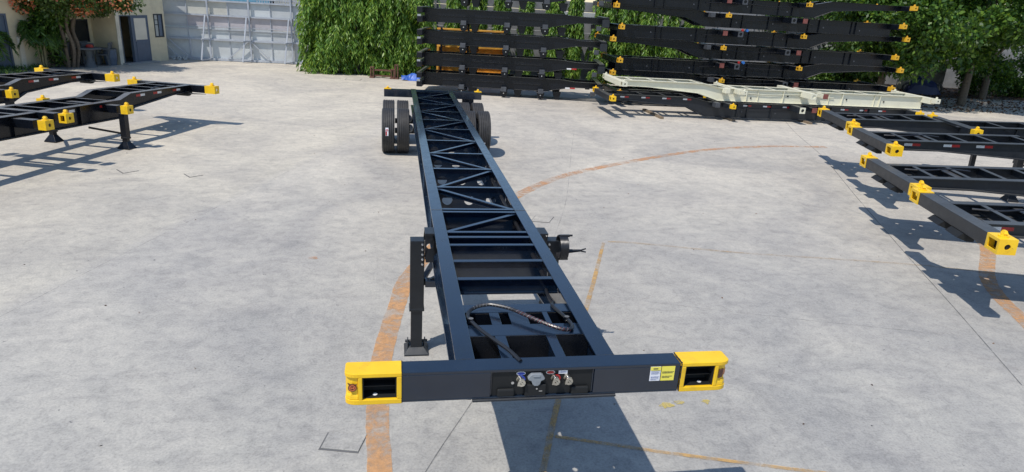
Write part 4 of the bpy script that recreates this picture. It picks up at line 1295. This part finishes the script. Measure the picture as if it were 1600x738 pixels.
# ------------------------------------------------------------------ foliage
def leaves_obj(name, mat, parent, base, dirs, length, width, curl=0.15):
    """many small pointed leaves; base (n,3), dirs (n,3) unit vectors"""
    n = len(base)
    d = dirs / np.linalg.norm(dirs, axis=1, keepdims=True)
    r = RNG.normal(size=(n, 3)); sd = np.cross(d, r); sd /= np.linalg.norm(sd, axis=1, keepdims=True) + 1e-9
    nn = np.cross(sd, d)
    l = length * RNG.uniform(.7, 1.25, n)[:, None]; w = width * RNG.uniform(.75, 1.2, n)[:, None]
    a = base; c = base + d * l * .45 + sd * w * .5 + nn * l * curl * .3; e = base + d * l - nn * l * curl; f = base + d * l * .45 - sd * w * .5 + nn * l * curl * .3
    V = np.stack([a, c, e, f], 1).reshape(-1, 3)
    me = bpy.data.meshes.new(name)
    me.vertices.add(4 * n); me.loops.add(4 * n); me.polygons.add(n)
    me.vertices.foreach_set('co', V.astype(np.float32).ravel())
    me.loops.foreach_set('vertex_index', np.arange(4 * n, dtype=np.int32))
    me.polygons.foreach_set('loop_start', np.arange(0, 4 * n, 4, dtype=np.int32))
    me.polygons.foreach_set('loop_total', np.full(n, 4, dtype=np.int32))
    me.update()
    me.materials.append(M[mat])
    o = bpy.data.objects.new(name, me); COL.objects.link(o)
    if parent is not None: o.parent = parent
    return o

def ashoka(loc, h, r, label, group, sprays=560, seed=0, skirt=.05):
    t = thing('ashoka_tree', label, 'tree', loc, (0, 0, seed * 1.3), group)
    b = MB(); b.tube([(0, 0, 0), (.02, .01, h * .4), (0, .02, h)], [.07, .05, .02], 8); b.build('trunk', 'bark', t, smooth=True)
    B = []; D = []
    for i in range(sprays):
        for _ in range(6):
            z = skirt + .35 + (h - .2) * RNG.uniform() ** .95
            a = RNG.uniform(0, 2 * math.pi)
            if math.sin(2.6 * a + seed * 1.7 + 1.3 * z) * math.sin(2.9 * z - 1.1 * a + seed) + .4 * math.sin(5 * a - 2 * z) > -.12: break
        lump = 1 + .22 * math.sin(3 * a + seed) * math.sin(z * 2.3 + seed * 2) + .12 * math.sin(z * 5 + a * 2)
        rr = r * lump * (1 - .35 * max(0, (z - h * .7) / (h * .3)))
        out = rr * (RNG.uniform(.35, .8) if RNG.uniform() < .4 else RNG.uniform(.8, 1.18))
        drop = RNG.uniform(.40, .85)
        k = RNG.integers(16, 26)
        s = np.linspace(0, 1, k)
        x = out * (.45 + .55 * np.sqrt(s)); zz = z + .10 * np.sin(s * math.pi) - drop * s ** 1.6
        zz = np.maximum(zz, skirt + .02)
        aa = a + RNG.normal(0, .04, k) + .1 * s
        P = np.stack([x * np.cos(aa), x * np.sin(aa), zz], 1) + RNG.normal(0, .018, (k, 3))
        side = RNG.choice([-1, 1], k)
        dv = np.stack([np.cos(aa + side * .9) * .55, np.sin(aa + side * .9) * .55, -.55 - .5 * s + RNG.normal(0, .15, k)], 1)
        B.append(P); D.append(dv)
    leaves_obj('crown', 'ashoka', t, np.concatenate(B), np.concatenate(D), .23, .056)
    return t
GA = 'drooping hedge trees between the gate and the short frames'
pos = [(-4.28, 27.75, 'nearest the gate'), (-3.55, 27.7, 'second from the gate'), (-2.65, 27.75, 'third from the gate'), (-1.75, 27.7, 'fourth from the gate, behind the rusty trestle'), (-.85, 27.8, 'fifth from the gate, beside the blue tarpaulin'), (0.05, 28.0, 'sixth from the gate, at the end of the short frames')]
for k, (x, y, nm) in enumerate(pos):
    ashoka((x, y, 0), 4.4 + .2 * (k % 2), .80, 'tall drooping green hedge tree, ' + nm, GA, 560, k + 1, skirt=.02)
GB = 'slim trees growing behind the stacks'
ords = ['first', 'second', 'third', 'fourth', 'fifth', 'sixth', 'seventh', 'eighth', 'ninth', 'tenth', 'eleventh']
for k, (x, r) in enumerate([(1.75, .42), (2.75, .36), (3.85, .38), (5.0, .3), (6.35, .48), (7.35, .34), (8.7, .55), (9.7, .6), (10.8, .6), (12.0, .5), (13.2, .5)]):
    ashoka((x, 28.2, 0), 4.3, r, 'slim drooping tree against the grey wall behind the stacks, %s from the hedge' % ords[k], GB, 300, k + 11)

# wall behind the hedge trees
w = thing('boundary_wall', 'grey boundary wall with ribbed panels behind the hedge trees and stacks', 'wall', (4.4, 29.4, 0))
for k in range(13):
    x = -9.5 + k * 2.0
    b = MB(); b.box(x, x + 1.97, -.06, .06, 0, 2.2); b.build('wall_panel', 'wall_grey', w, bevel=0.01)
    b = MB(); b.box(x - .06, x + .03, -.12, .12, 0, 3.75); b.build('wall_post', 'wall_grey', w, bevel=0.01)
    for j in range(3):
        b = MB(); b.box(x + .031, x + 1.939, -.05, .05, 2.21 + j * .48, 2.67 + j * .48); b.build('wall_slab', 'wall_light' if (k == 6 and j == 1) else 'wall_grey', w, bevel=0.01)

# ------------------------------------------------------------------ sliding gate
G = thing('sliding_gate', 'wide grey sheet metal sliding gate with tube frame and slanting braces', 'gate', (-8.1, 30.6, 0))
def gx(u): return float(np.interp(u, [263, 300, 330, 363, 396, 428, 460, 478], [-11.45, -10.39, -9.52, -8.60, -7.66, -6.72, -5.78, -5.25])) + 8.1
cols = [265, 300, 332, 363, 396, 428, 460, 492]
rows = [(.10, .97), (.97, 1.49), (1.49, 2.04), (2.04, 2.70)]
tone = [['sheet_d', 'sheet_d', 'sheet_a', 'sheet_a'], ['sheet_d', 'sheet_d', 'sheet_b', 'sheet_c'], ['sheet_d', 'sheet_d', 'sheet_b', 'sheet_c'], ['sheet_d', 'sheet_a', 'sheet_b', 'sheet_a'], ['sheet_d', 'sheet_d', 'sheet_b', 'sheet_d'], ['sheet_d', 'sheet_a', 'sheet_b', 'sheet_a'], ['sheet_d', 'sheet_d', 'sheet_a', 'sheet_d']]
xs = [gx(u) for u in cols[:-1]] + [gx(478) + .5]
for i in range(7):
    for j, (z0, z1) in enumerate(rows):
        b = MB(); b.box(xs[i] + .004, xs[i + 1] - .004, .04 + .003 * ((i + j) % 2), .05 + .003 * ((i + j) % 2), z0 + .004, z1 - .004)
        b.build('sheet_panel', tone[i][j], G)
def bar(p0, p1, w, d=None, name='frame_tube'):
    b = MB(); b.beam(p0, p1, w, d or w, up=(0, 1, 0)); return b.build(name, 'gate_steel', G)
for z, w_ in ((.07, .10), (.97, .09), (1.42, .03), (1.55, .03), (2.04, .07), (2.68, .07)):
    bar((xs[0], -.02, z), (xs[-1], -.02, z), w_)
bar((xs[3], -.02, 2.84), (xs[-1], -.02, 2.84), .05)
for i, x in enumerate(xs):
    if i in (2, 4, 6):
        bar((x, -.07, .12), (x, -.07, 3.05 if i > 2 else 2.9), .07, name='gate_post')
    else:
        bar((x, .015, .12), (x, .015, 2.64), .03, name='gate_post')
for i in (2, 4, 6):
    x = xs[i]
    bar((x - .10, -.14, 2.05), (x - .30, -.60, .06), .06, name='brace')
    bar((x - .30, -.60, .06), (x - .02, -.10, .08), .05, name='brace')
    bar((x - .26, -.50, .97), (x, -.07, .97), .045, name='brace')
    if i == 4:
        bar((x - .12, -.10, .93), (x - 1.05, -.10, .12), .045, name='brace')
        bar((x + .05, -.10, .93), (x + .85, -.10, .12), .04, name='brace')
for i in range(22):                                        # pickets over the right end
    x = xs[4] + .4 + i * .11
    if x < xs[-1]: bar((x, -.02, 2.72), (x, -.02, 3.15), .035, .02, name='picket')
# roller truck at the left end of the gate
for (a, b_) in [((xs[0] - .35, -.2, .12), (xs[1] + .1, -.2, .12)), ((xs[0] - .3, -.2, .95), (xs[1] - .45, -.2, .15)), ((xs[0] + .15, -.2, .95), (xs[1] - .0, -.2, .15)), ((xs[0] - .3, -.2, .97), (xs[1] + .1, -.2, .97)), ((xs[0] - .33, -.2, .1), (xs[0] - .15, -.2, 2.1)), ((xs[1] + .1, -.2, .97), (xs[1] + .1, -.2, .15))]:
    bar(a, b_, .045, name='roller_frame')
for x in (xs[0] - .3, xs[0] + .35, xs[0] + .6, xs[0] + .85):
    b = MB(); b.lathe([(.02, -.03), (.10, -.03), (.10, .03), (.02, .03)], (x, -.28, .10), 'y', 16); b.build('roller', 'light_grey', G)
# what rises beyond the gate
t = thing('far_shed', 'pale shed with blue cladding beyond the gate', 'shed', (-10, 41, 0))
b = MB(); b.box(-4.5, 1.5, 0, 5, 0, 4.2); b.build('cladding', 'sky_blue', t)
b = MB(); b.box(1.7, 4.6, .5, 5, 0, 3.6); b.build('wall', 'plaster_trim', t)
b = MB(); b.prism([(-.3, 4.2), (2.5, 5.2), (5.3, 4.2)], 'x', -4.8, 4.8); b.build('roof', 'roof', t)

# ------------------------------------------------------------------ office building on the left
e1 = Vector((-.402, -.916, 0)).normalized(); e2 = Vector((-.916, .402, 0)).normalized()
BLD = thing('office_building', 'cream plastered office building with slate blue doors at the left of the yard', 'building', (-11.15, 29.9, 0), (0, 0, math.atan2(e1.y, e1.x)))
# local frame: +x runs along the wall towards the camera, -y goes into the building, +y faces the yard
def toL(p):
    d = Vector((p[0], p[1], 0)) - Vector((-11.15, 29.9, 0)); return (d.dot(e1), d.dot(Vector((-e1.y, e1.x, 0))))
HB = 3.6; WT = .2
def wall(x0, x1, y, holes, sign=1):
    """wall along local x with openings (xa, xb, za, zb)"""
    holes = sorted(holes); segs = []; cur = x0
    b = MB()
    for xa, xb, za, zb in holes:
        b.box(cur, xa, y - WT, y, 0, HB)
        if za > 0: b.box(xa, xb, y - WT, y, 0, za)
        b.box(xa, xb, y - WT, y, zb, HB)
        cur = xb
    b.box(cur, x1, y - WT, y, 0, HB)
    return b
# front block, wall facing the yard: window, door leaf, doorway
LF = [toL((-11.39, 29.32))[0], toL((-11.17, 29.81))[0], toL((-11.54, 28.96))[0], toL((-12.15, 27.57))[0]]
wx0, wx1 = sorted((LF[0] - .0, LF[1] + .0)); wx0 = .12; wx1 = .66
d0, d1 = 1.02, 2.56
wall(0, 2.76, 0, [(wx0, wx1, 1.03, 2.02), (d0, d1, 0.02, 1.97)]).build('wall', 'plaster', BLD)
wy = -1.22
b = MB(); b.box(2.56, 2.76, wy, -WT - .001, 0, HB); b.build('wall', 'plaster', BLD)
# set-back wing with the dark window and another door
X0 = 2.761
wx = toL((-13.21, 28.01))[0]; wxe = toL((-13.54, 27.25))[0]
wing_x0 = .3; wing_y = wy
wa, wb = 2.95, 3.95
dA, dB = 6.45, 7.5
wall(2.56, 9.6, wing_y - .001, [(wa, wb, .85, 1.75), (dA, dB, .02, 1.98)]).build('wall', 'plaster', BLD)
b = MB(); b.box(0, 9.6, -4.0, -3.8, 0, HB); b.box(0, .2, -3.79, -WT - .001, 0, HB); b.box(9.4, 9.6, -3.79, wing_y - WT - .002, 0, HB); b.build('wall', 'plaster', BLD)
b = MB(); b.box(-.12, 2.88, -4.2, .12, HB, HB + .14); b.box(2.881, 9.8, -4.2, wing_y + .2, HB, HB + .14); b.build('roof', 'roof', BLD)
b = MB(); b.box(.21, 9.39, -3.79, -.21, .012, .02); b.build('inside_floor', 'wall_grey', BLD)
b = MB(); b.box(2.62, 2.80, .003, .05, 0, 2.9); b.build('pillar', 'plaster_trim', BLD, bevel=0.01)
b = MB(); b.box(.9, 2.7, .003, .35, 0, .06); b.build('door_step', 'cover', BLD, bevel=0.01)
# window with one frosted and one blue pane
def frame(x0, x1, z0, z1, y, w=.05, m='frame_dark', name='window_frame'):
    b = MB(); b.box(x0, x1, y - .06, y + .015, z0, z0 + w); b.box(x0, x1, y - .06, y + .015, z1 - w, z1); b.box(x0, x0 + w, y - .06, y + .015, z0 + w, z1 - w); b.box(x1 - w, x1, y - .06, y + .015, z0 + w, z1 - w)
    return b.build(name, m, BLD)
f = frame(wx0, wx1, 1.03, 2.02, 0)
xm = (wx0 + wx1) / 2
b = MB(); b.box(xm - .02, xm + .02, -.05, .005, 1.08, 1.97); b.build('mullion', 'frame_dark', f)
b = MB(); b.box(wx0 + .051, xm - .021, -.03, -.02, 1.081, 1.969); b.build('pane', 'glass_blue', f)
b = MB(); b.box(xm + .021, wx1 - .051, -.03, -.02, 1.081, 1.969); b.build('pane', 'glass_pale', f)
for z in (1.55, 1.75): 
    b = MB(); b.box(xm + .021, wx1 - .051, -.019, -.010, z, z + .03); b.build('glazing_bar', 'frame_dark', f)
f = frame(wa, wb, .85, 1.75, wing_y)
b = MB(); b.box(wa + .051, wb - .051, wing_y - .03, wing_y - .02, .901, 1.699); b.build('pane', 'glass_dark', f)
# door leaf: pale upper pane over a slate panel, and the open doorway beside it
def doorleaf(x0, x1, y, z1, name='door', upper='glass_pale'):
    b = MB(); b.box(x0, x1, y - .05, y, .03, z1); d = b.build(name, 'door_blue', BLD)
    b = MB(); b.box(x0 + .10, x1 - .08, y + .001, y + .008, z1 * .5, z1 - .09); b.build('door_pane', upper, d)
    b = MB(); b.box(x0 + .10, x1 - .08, y + .001, y + .012, .12, z1 * .5 - .06); b.build('door_panel', 'door_blue', d)
    b = MB(); b.cyl((x1 - .05, y, z1 * .48), (x1 - .05, y + .05, z1 * .48), .018, 8); b.build('handle', 'steel', d)
    return d
doorleaf(d0 + .03, d0 + .86, .01, 1.94, upper='plaster_trim')
b = MB(); b.box(d0, d0 + .03, -.12, .02, .02, 1.97); b.box(d1 - .03, d1, -.12, .02, .02, 1.97); b.box(d0 + .03, d1 - .03, -.12, .02, 1.94, 1.97); b.box(d0 + .88, d0 + .96, -.10, .03, .03, 1.94); b.build('door_frame', 'door_blue', BLD)
f = frame(dA, dB, .02, 1.98, wing_y, .07, 'door_blue', 'door_frame')
doorleaf(dA + .08, dB - .08, wing_y - .03, 1.90, upper='glass_blue')
b = MB(); b.box(6.75, 7.05, wing_y + .0005, wing_y + .02, 2.12, 2.24); b.build('vent', 'frame_dark', BLD)
b = MB(); b.box(6.02, 6.20, wing_y + .001, wing_y + .10, 0, 1.15); b.build('pier', 'plaster_trim', BLD, bevel=0.01)

# shade furniture by the building
def chair(loc, rz, label):
    t = thing('stone_chair', label, 'chair', loc, (0, 0, rz), 'cast stone seats under the flowering tree')
    b = MB(); b.box(-.25, .25, -.22, .22, .40, .46); b.build('seat', 'stone_seat', t, bevel=0.015)
    b = MB(); b.prism([(.20, .462), (.26, .462), (.34, .92), (.27, .92)], 'y', -.22, .22); b.build('backrest', 'stone_seat', t, bevel=0.015)
    for sy in (-1, 1):
        b = MB(); b.prism([(-.22, 0), (-.14, 0), (-.10, .2), (-.14, .399), (-.23, .399)], 'y', sy * .17 - .04, sy * .17 + .04); b.build('leg', 'stone_seat', t, bevel=0.01)
        b = MB(); b.prism([(.20, 0), (.28, 0), (.24, .399), (.14, .399)], 'y', sy * .17 - .04, sy * .17 + .04); b.build('leg', 'stone_seat', t, bevel=0.01)
        b = MB(); b.prism([(-.2, .462), (-.14, .462), (-.12, .64), (.25, .64), (.25, .69), (-.2, .69)], 'y', sy * .235 - .02, sy * .235 + .02); b.build('armrest', 'stone_seat', t, bevel=0.01)
    return t
def bench(loc, rz, label):
    t = thing('stone_bench', label, 'bench', loc, (0, 0, rz), 'cast stone seats under the flowering tree')
    b = MB(); b.box(-.24, .24, -.75, .75, .40, .47); b.build('seat', 'stone_seat', t, bevel=0.015)
    b = MB(); b.prism([(.18, .472), (.24, .472), (.32, .95), (.25, .95)], 'y', -.75, .75); b.build('backrest', 'stone_seat', t, bevel=0.015)
    for sy in (-1, 1):
        b = MB(); b.prism([(-.22, 0), (.26, 0), (.18, .399), (-.2, .399)], 'y', sy * .55 - .05, sy * .55 + .05); b.build('leg', 'stone_seat', t, bevel=0.01)
    return t
hf = math.atan2(e1.y, e1.x)
bench((-13.75, 26.35, 0), hf + rad(100), 'dark stone bench under the flowering tree, left of the chairs')
chair((-13.2, 26.55, 0), hf + rad(60), 'dark stone chair beside the bench under the flowering tree')
chair((-12.75, 27.0, 0), hf + rad(120), 'dark stone chair nearest the pillar of the office building')
t = thing('stone_table', 'round dark stone table between the chairs by the office wall', 'table', (-12.95, 26.15, 0))
b = MB(); b.lathe([(.0001, .70), (.45, .70), (.46, .73), (.45, .76), (.0001, .76)], (0, 0, 0), 'z', 24); b.build('tabletop', 'stone_seat', t)
b = MB(); b.lathe([(.0001, 0), (.25, 0), (.18, .1), (.10, .35), (.16, .699), (.0001, .699)], (0, 0, 0), 'z', 16); b.build('pedestal', 'stone_seat', t)
b = MB(); b.prism([(-.12, 0), (.12, 0), (.10, .09), (.0, .13), (-.10, .09)], 'y', -.07, .07)
tag(b.build('cloth_bundle', 'red', loc=(-12.9, 26.2, .762)), 'small red bundle lying on the stone table', 'bundle')
t = thing('waste_drum', 'dark plastic drum standing against the pillar', 'drum', (-12.55, 27.15, 0))
b = MB(); b.lathe([(.0001, 0), (.20, 0), (.24, .3), (.24, .62), (.0001, .62)], (0, 0, 0), 'z', 20); b.build('barrel', 'door_blue', t)
b = MB(); b.lathe([(.0001, .621), (.25, .621), (.25, .66), (.0001, .68)], (0, 0, 0), 'z', 20); b.build('lid', 'stone_seat', t)

def clumps(n, c, rad3, nc, size):
    """leaf positions in clumps spread through an ellipsoid"""
    cc = RNG.normal(size=(nc, 3)); cc /= np.linalg.norm(cc, axis=1, keepdims=True)
    cc = cc * (RNG.uniform(.25, 1.0, nc) ** .5)[:, None] * np.array(rad3)
    k = RNG.integers(0, nc, n)
    p = RNG.normal(size=(n, 3)); p /= np.linalg.norm(p, axis=1, keepdims=True)
    sz = size * RNG.uniform(.6, 1.3, nc)
    P = cc[k] + p * (RNG.uniform(0, 1, n) ** .4 * sz[k])[:, None] * np.array([1, 1, .75])
    D = p * .6 + RNG.normal(0, .5, (n, 3)) + np.array([0, 0, -.25])
    return P + np.array(c), D, cc + np.array(c)

# flowering tree
BT = thing('bougainvillea_tree', 'flowering tree with pink and orange bracts overhanging the office front', 'tree', (-13.45, 25.75, 0))
b = MB()
for k in range(7):
    a = k * .9; x, y = .18 * math.cos(a), .18 * math.sin(a)
    b.tube(catmull([(x, y, 0), (x * 1.6 + random.uniform(-.1, .1), y * 1.6, .8), (x * 1.2, y * 2.2, 1.6), (x * 4, y * 4, 2.5), (x * 7, y * 6, 3.1)], 4), [.06] * 9 + [.05] * 4 + [.03] * 4, 7)
b.build('trunk', 'bark', BT, smooth=True)
P, D, cc = clumps(20000, (.2, -.1, 2.95), (2.35, 1.7, .95), 80, .5)
leaves_obj('crown', 'boug_leaf', BT, P, D, .13, .075)
P2 = []
for c in cc:
    if RNG.uniform() < .75:
        k = RNG.integers(40, 120); q = RNG.normal(size=(k, 3)); q /= np.linalg.norm(q, axis=1, keepdims=True)
        P2.append(c + np.array([.12, -.32, -.02]) + q * .36 * np.array([1, 1, .8]))
P2 = np.concatenate(P2)
leaves_obj('flowers', 'boug_flower', BT, P2, RNG.normal(size=P2.shape), .11, .085)

def palm(loc, h, n, label, spread=1.0):
    t = thing('palm', label, 'palm', loc, (0, 0, RNG.uniform(0, 6)), 'palms in front of the office building')
    for k in range(7):
        a = k * .9; b = MB()
        b.tube([(.08 * math.cos(a), .08 * math.sin(a), 0), (.13 * math.cos(a), .13 * math.sin(a), h * .3), (.2 * math.cos(a), .2 * math.sin(a), h * .5)], [.03, .028, .02], 7); b.build('stem', 'palm_stem', t, smooth=True)
    for f in range(n):
        a = f * 2.4 + RNG.uniform(-.3, .3); up = RNG.uniform(.35, 1.0)
        s = np.linspace(0, 1, 34)
        R = spread * (.15 + (1.15 - .4 * up) * s); Z = h * (.38 + .1 * RNG.uniform()) + h * .65 * up * s - h * .45 * s ** 2.4
        C = np.stack([R * math.cos(a), R * math.sin(a), Z], 1)
        tan = np.gradient(C, axis=0); tan /= np.linalg.norm(tan, axis=1, keepdims=True)
        sd = np.cross(tan, [0, 0, 1]); sd /= np.linalg.norm(sd, axis=1, keepdims=True)
        B = np.concatenate([C[6:], C[6:]]); Dv = np.concatenate([tan[6:] * .7 + sd[6:] * .8 - [0, 0, .25], tan[6:] * .7 - sd[6:] * .8 - [0, 0, .25]])
        leaves_obj('frond', 'palm_leaf', t, B, Dv, .36 * spread, .044)
    return t
palm((-15.15, 23.7, 0), 2.0, 24, 'bushy palm at the very left edge in front of the blue door', .7)
palm((-14.15, 25.1, 0), 2.5, 44, 'bushy palm between the flowering tree and the left pier', .66)
t = thing('climbing_shrub', 'tall dark shrub growing up the office wall beside the flowering tree', 'shrub', (-14.05, 25.55, 0))
b = MB(); b.tube(catmull([(0, 0, 0), (.05, .05, 1.2), (-.05, .1, 2.6)]), .06, 7); b.build('stem', 'bark', t, smooth=True)
P, D, cc = clumps(9000, (0, 0, 1.75), (.55, .55, 1.7), 40, .36); P[:, 2] = np.maximum(P[:, 2], .05)
leaves_obj('foliage', 'broadleaf', t, P, D, .14, .07)
# planting strip under the palms
n = 900
P = np.stack([RNG.uniform(-15.6, -14.0, n), RNG.uniform(22.6, 25.2, n), RNG.uniform(.0, .10, n)], 1)
D = RNG.normal(size=(n, 3)) * np.array([.6, .6, .1]) + np.array([0, 0, .7])
tag(leaves_obj('ground_cover', 'palm_leaf', None, P, D, .16, .03), kind='stuff')

# ------------------------------------------------------------------ trees and things in the shade at the right
def broad_tree(loc, h0, crown, c, label, n, nc, size, lean=(0, 0), leaf=.17, trunk_r=.2):
    t = thing('shade_tree', label, 'tree', loc, group='shade trees in the right corner')
    b = MB()
    top = Vector((lean[0], lean[1], c[2] - .2))
    b.tube(catmull([(0, 0, 0), (lean[0] * .2, lean[1] * .3, h0 * .5), (lean[0] * .5, lean[1] * .5, h0), tuple(top)], 5), list(np.linspace(trunk_r, trunk_r * .4, 16)), 10)
    for k in range(7):
        a = k * .9 + .3; p = Vector((lean[0] * .5, lean[1] * .5, h0 * (.8 + .08 * k)))
        q = Vector((c[0] + crown[0] * .7 * math.cos(a), c[1] + crown[1] * .7 * math.sin(a), c[2] + crown[2] * .3 * math.sin(k * 2)))
        b.tube([p, p.lerp(q, .5) + Vector((0, 0, .2)), q], [trunk_r * .4, trunk_r * .25, .02], 7)
    b.build('trunk', 'bark', t, smooth=True)
    P, D, cc = clumps(n, c, crown, nc, size)
    leaves_obj('crown', 'broadleaf', t, P, D, leaf, leaf * .55)
    return t
broad_tree((21.9, 25.6, 0), 2.2, (3.0, 3.3, 3.1), (.0, -1.0, 4.5), 'broad leafy tree just right of the tall stack, touching its frames', 34000, 85, .78, leaf=.23)
broad_tree((26.0, 25.0, 0), 2.4, (3.6, 3.6, 3.2), (0, -.9, 5.2), 'broad leafy tree at the right edge behind the parked trailers', 26000, 70, .8, leaf=.22)
broad_tree((24.0, 29.2, 0), 2.4, (4.6, 2.6, 3.4), (0, 0, 4.6), 'dark leafy tree behind the two front trees in the right corner', 26000, 110, .85, leaf=.22)
broad_tree((30.0, 28.0, 0), 2.4, (3.8, 3.4, 3.4), (0, -.4, 5.0), 'leafy tree deep in the right corner beyond the grey wall piece', 24000, 90, .9, leaf=.22)
broad_tree((18.9, 30.2, 0), 1.6, (2.0, 2.0, 2.4), (0, 0, 4.0), 'leafy tree seen between the right ends of the tall stack', 14000, 70, .6, leaf=.17, trunk_r=.24)
for k, (x, y, nm) in enumerate([(21.6, 28.4, 'left of the grey wall piece'), (31.2, 29.4, 'right of the grey wall piece'), (34.0, 29.8, 'farthest right'), (24.6, 31.6, 'left of the blue cover')]):
    t = thing('shrub', 'dark shrub under the shade trees, ' + nm, 'shrub', (x, y, 0), group='shrubs under the shade trees')
    P, D, cc = clumps(9000, (0, 0, 1.1), (1.7, 1.1, 1.1), 44, .5)
    P[:, 2] = np.maximum(P[:, 2], .05)
    leaves_obj('foliage', 'broadleaf', t, P, D, .16, .085)
    b = MB(); b.tube([(0, 0, 0), (.05, .03, .9)], [.05, .02], 7); b.build('stem', 'bark', t)
w = thing('wall_fragment', 'weathered grey wall piece in dappled shade under the right-hand trees', 'wall', (28.6, 31.0, 0), (0, 0, rad(-12)))
for k in range(3):
    for j in range(3):
        b = MB(); b.box(-1.25 + k * .84, -1.25 + k * .84 + .83, -.09, .09, j * .55, j * .55 + .54); b.build('block', 'wall_grey' if k else 'plaster_trim', w, bevel=0.012)
t = thing('covered_motorbike', 'low thing under a dark blue cover in front of the grey wall piece', 'covered vehicle', (27.4, 29.3, 0), (0, 0, rad(-8)))
b = MB(); vs = []; n1, n2 = 13, 9
for i in range(n1):
    for j in range(n2):
        u = i / (n1 - 1); v_ = j / (n2 - 1); s_ = math.sin(math.pi * v_)
        prof = np.interp(u, [0, .15, .35, .6, .8, 1], [.05, .75, .95, .70, .72, .05])
        vs.append((-1.0 + 2.0 * u + random.uniform(-.02, .02), (-.42 + .84 * v_) * (.55 + .45 * math.sin(math.pi * u)), max(.01, prof * s_ ** .6 + random.uniform(-.02, .02))))
b.add(vs, [(i * n2 + j, (i + 1) * n2 + j, (i + 1) * n2 + j + 1, i * n2 + j + 1) for i in range(n1 - 1) for j in range(n2 - 1)])
b.build('cover_sheet', 'cover_navy', t)
b = MB(); b.lathe([(.20, -.05), (.28, -.05), (.29, 0), (.28, .05), (.20, .05)], (-.85, 0, .29), 'y', 20); b.build('front_wheel', 'rubber', t)
b = MB(); b.lathe([(.20, -.05), (.28, -.05), (.29, 0), (.28, .05), (.20, .05)], (.85, 0, .29), 'y', 20); b.build('rear_wheel', 'rubber', t)
w = thing('back_wall', 'dark grey block wall closing the yard behind the right-hand trees', 'wall', (26, 34.5, 0), (0, 0, rad(-10)))
for k in range(9):
    b = MB(); b.box(-10 + k * 2.5, -10 + k * 2.5 + 2.48, -.1, .1, 0, 4.0); b.build('wall_panel', 'wall_grey', w, bevel=0.01)
b = MB(); b.add([(18.3, 27.3, .005), (24.5, 27.2, .005), (30, 28.0, .005), (37, 27.4, .005), (40, 36, .005), (18.3, 36, .005)], [(0, 1, 2, 3, 4, 5)])
tag(b.build('planting_soil', 'soil'), kind='structure')
n = 2600
P = np.stack([RNG.uniform(19, 35, n), RNG.uniform(22.5, 33, n), RNG.uniform(.009, .03, n)], 1)
D = RNG.normal(size=(n, 3)) * np.array([1, 1, .15])
tag(leaves_obj('leaf_litter', 'litter', None, P, D, .15, .09, .3), kind='stuff')
# small things lying about the yard
n = 110
P = np.stack([RNG.uniform(-8, 12, n), RNG.uniform(1, 20, n), RNG.uniform(.004, .008, n)], 1)
D = RNG.normal(size=(n, 3)) * np.array([1, 1, .05])
tag(leaves_obj('dry_leaves', 'litter', None, P, D, .032, .016, .2), kind='stuff')
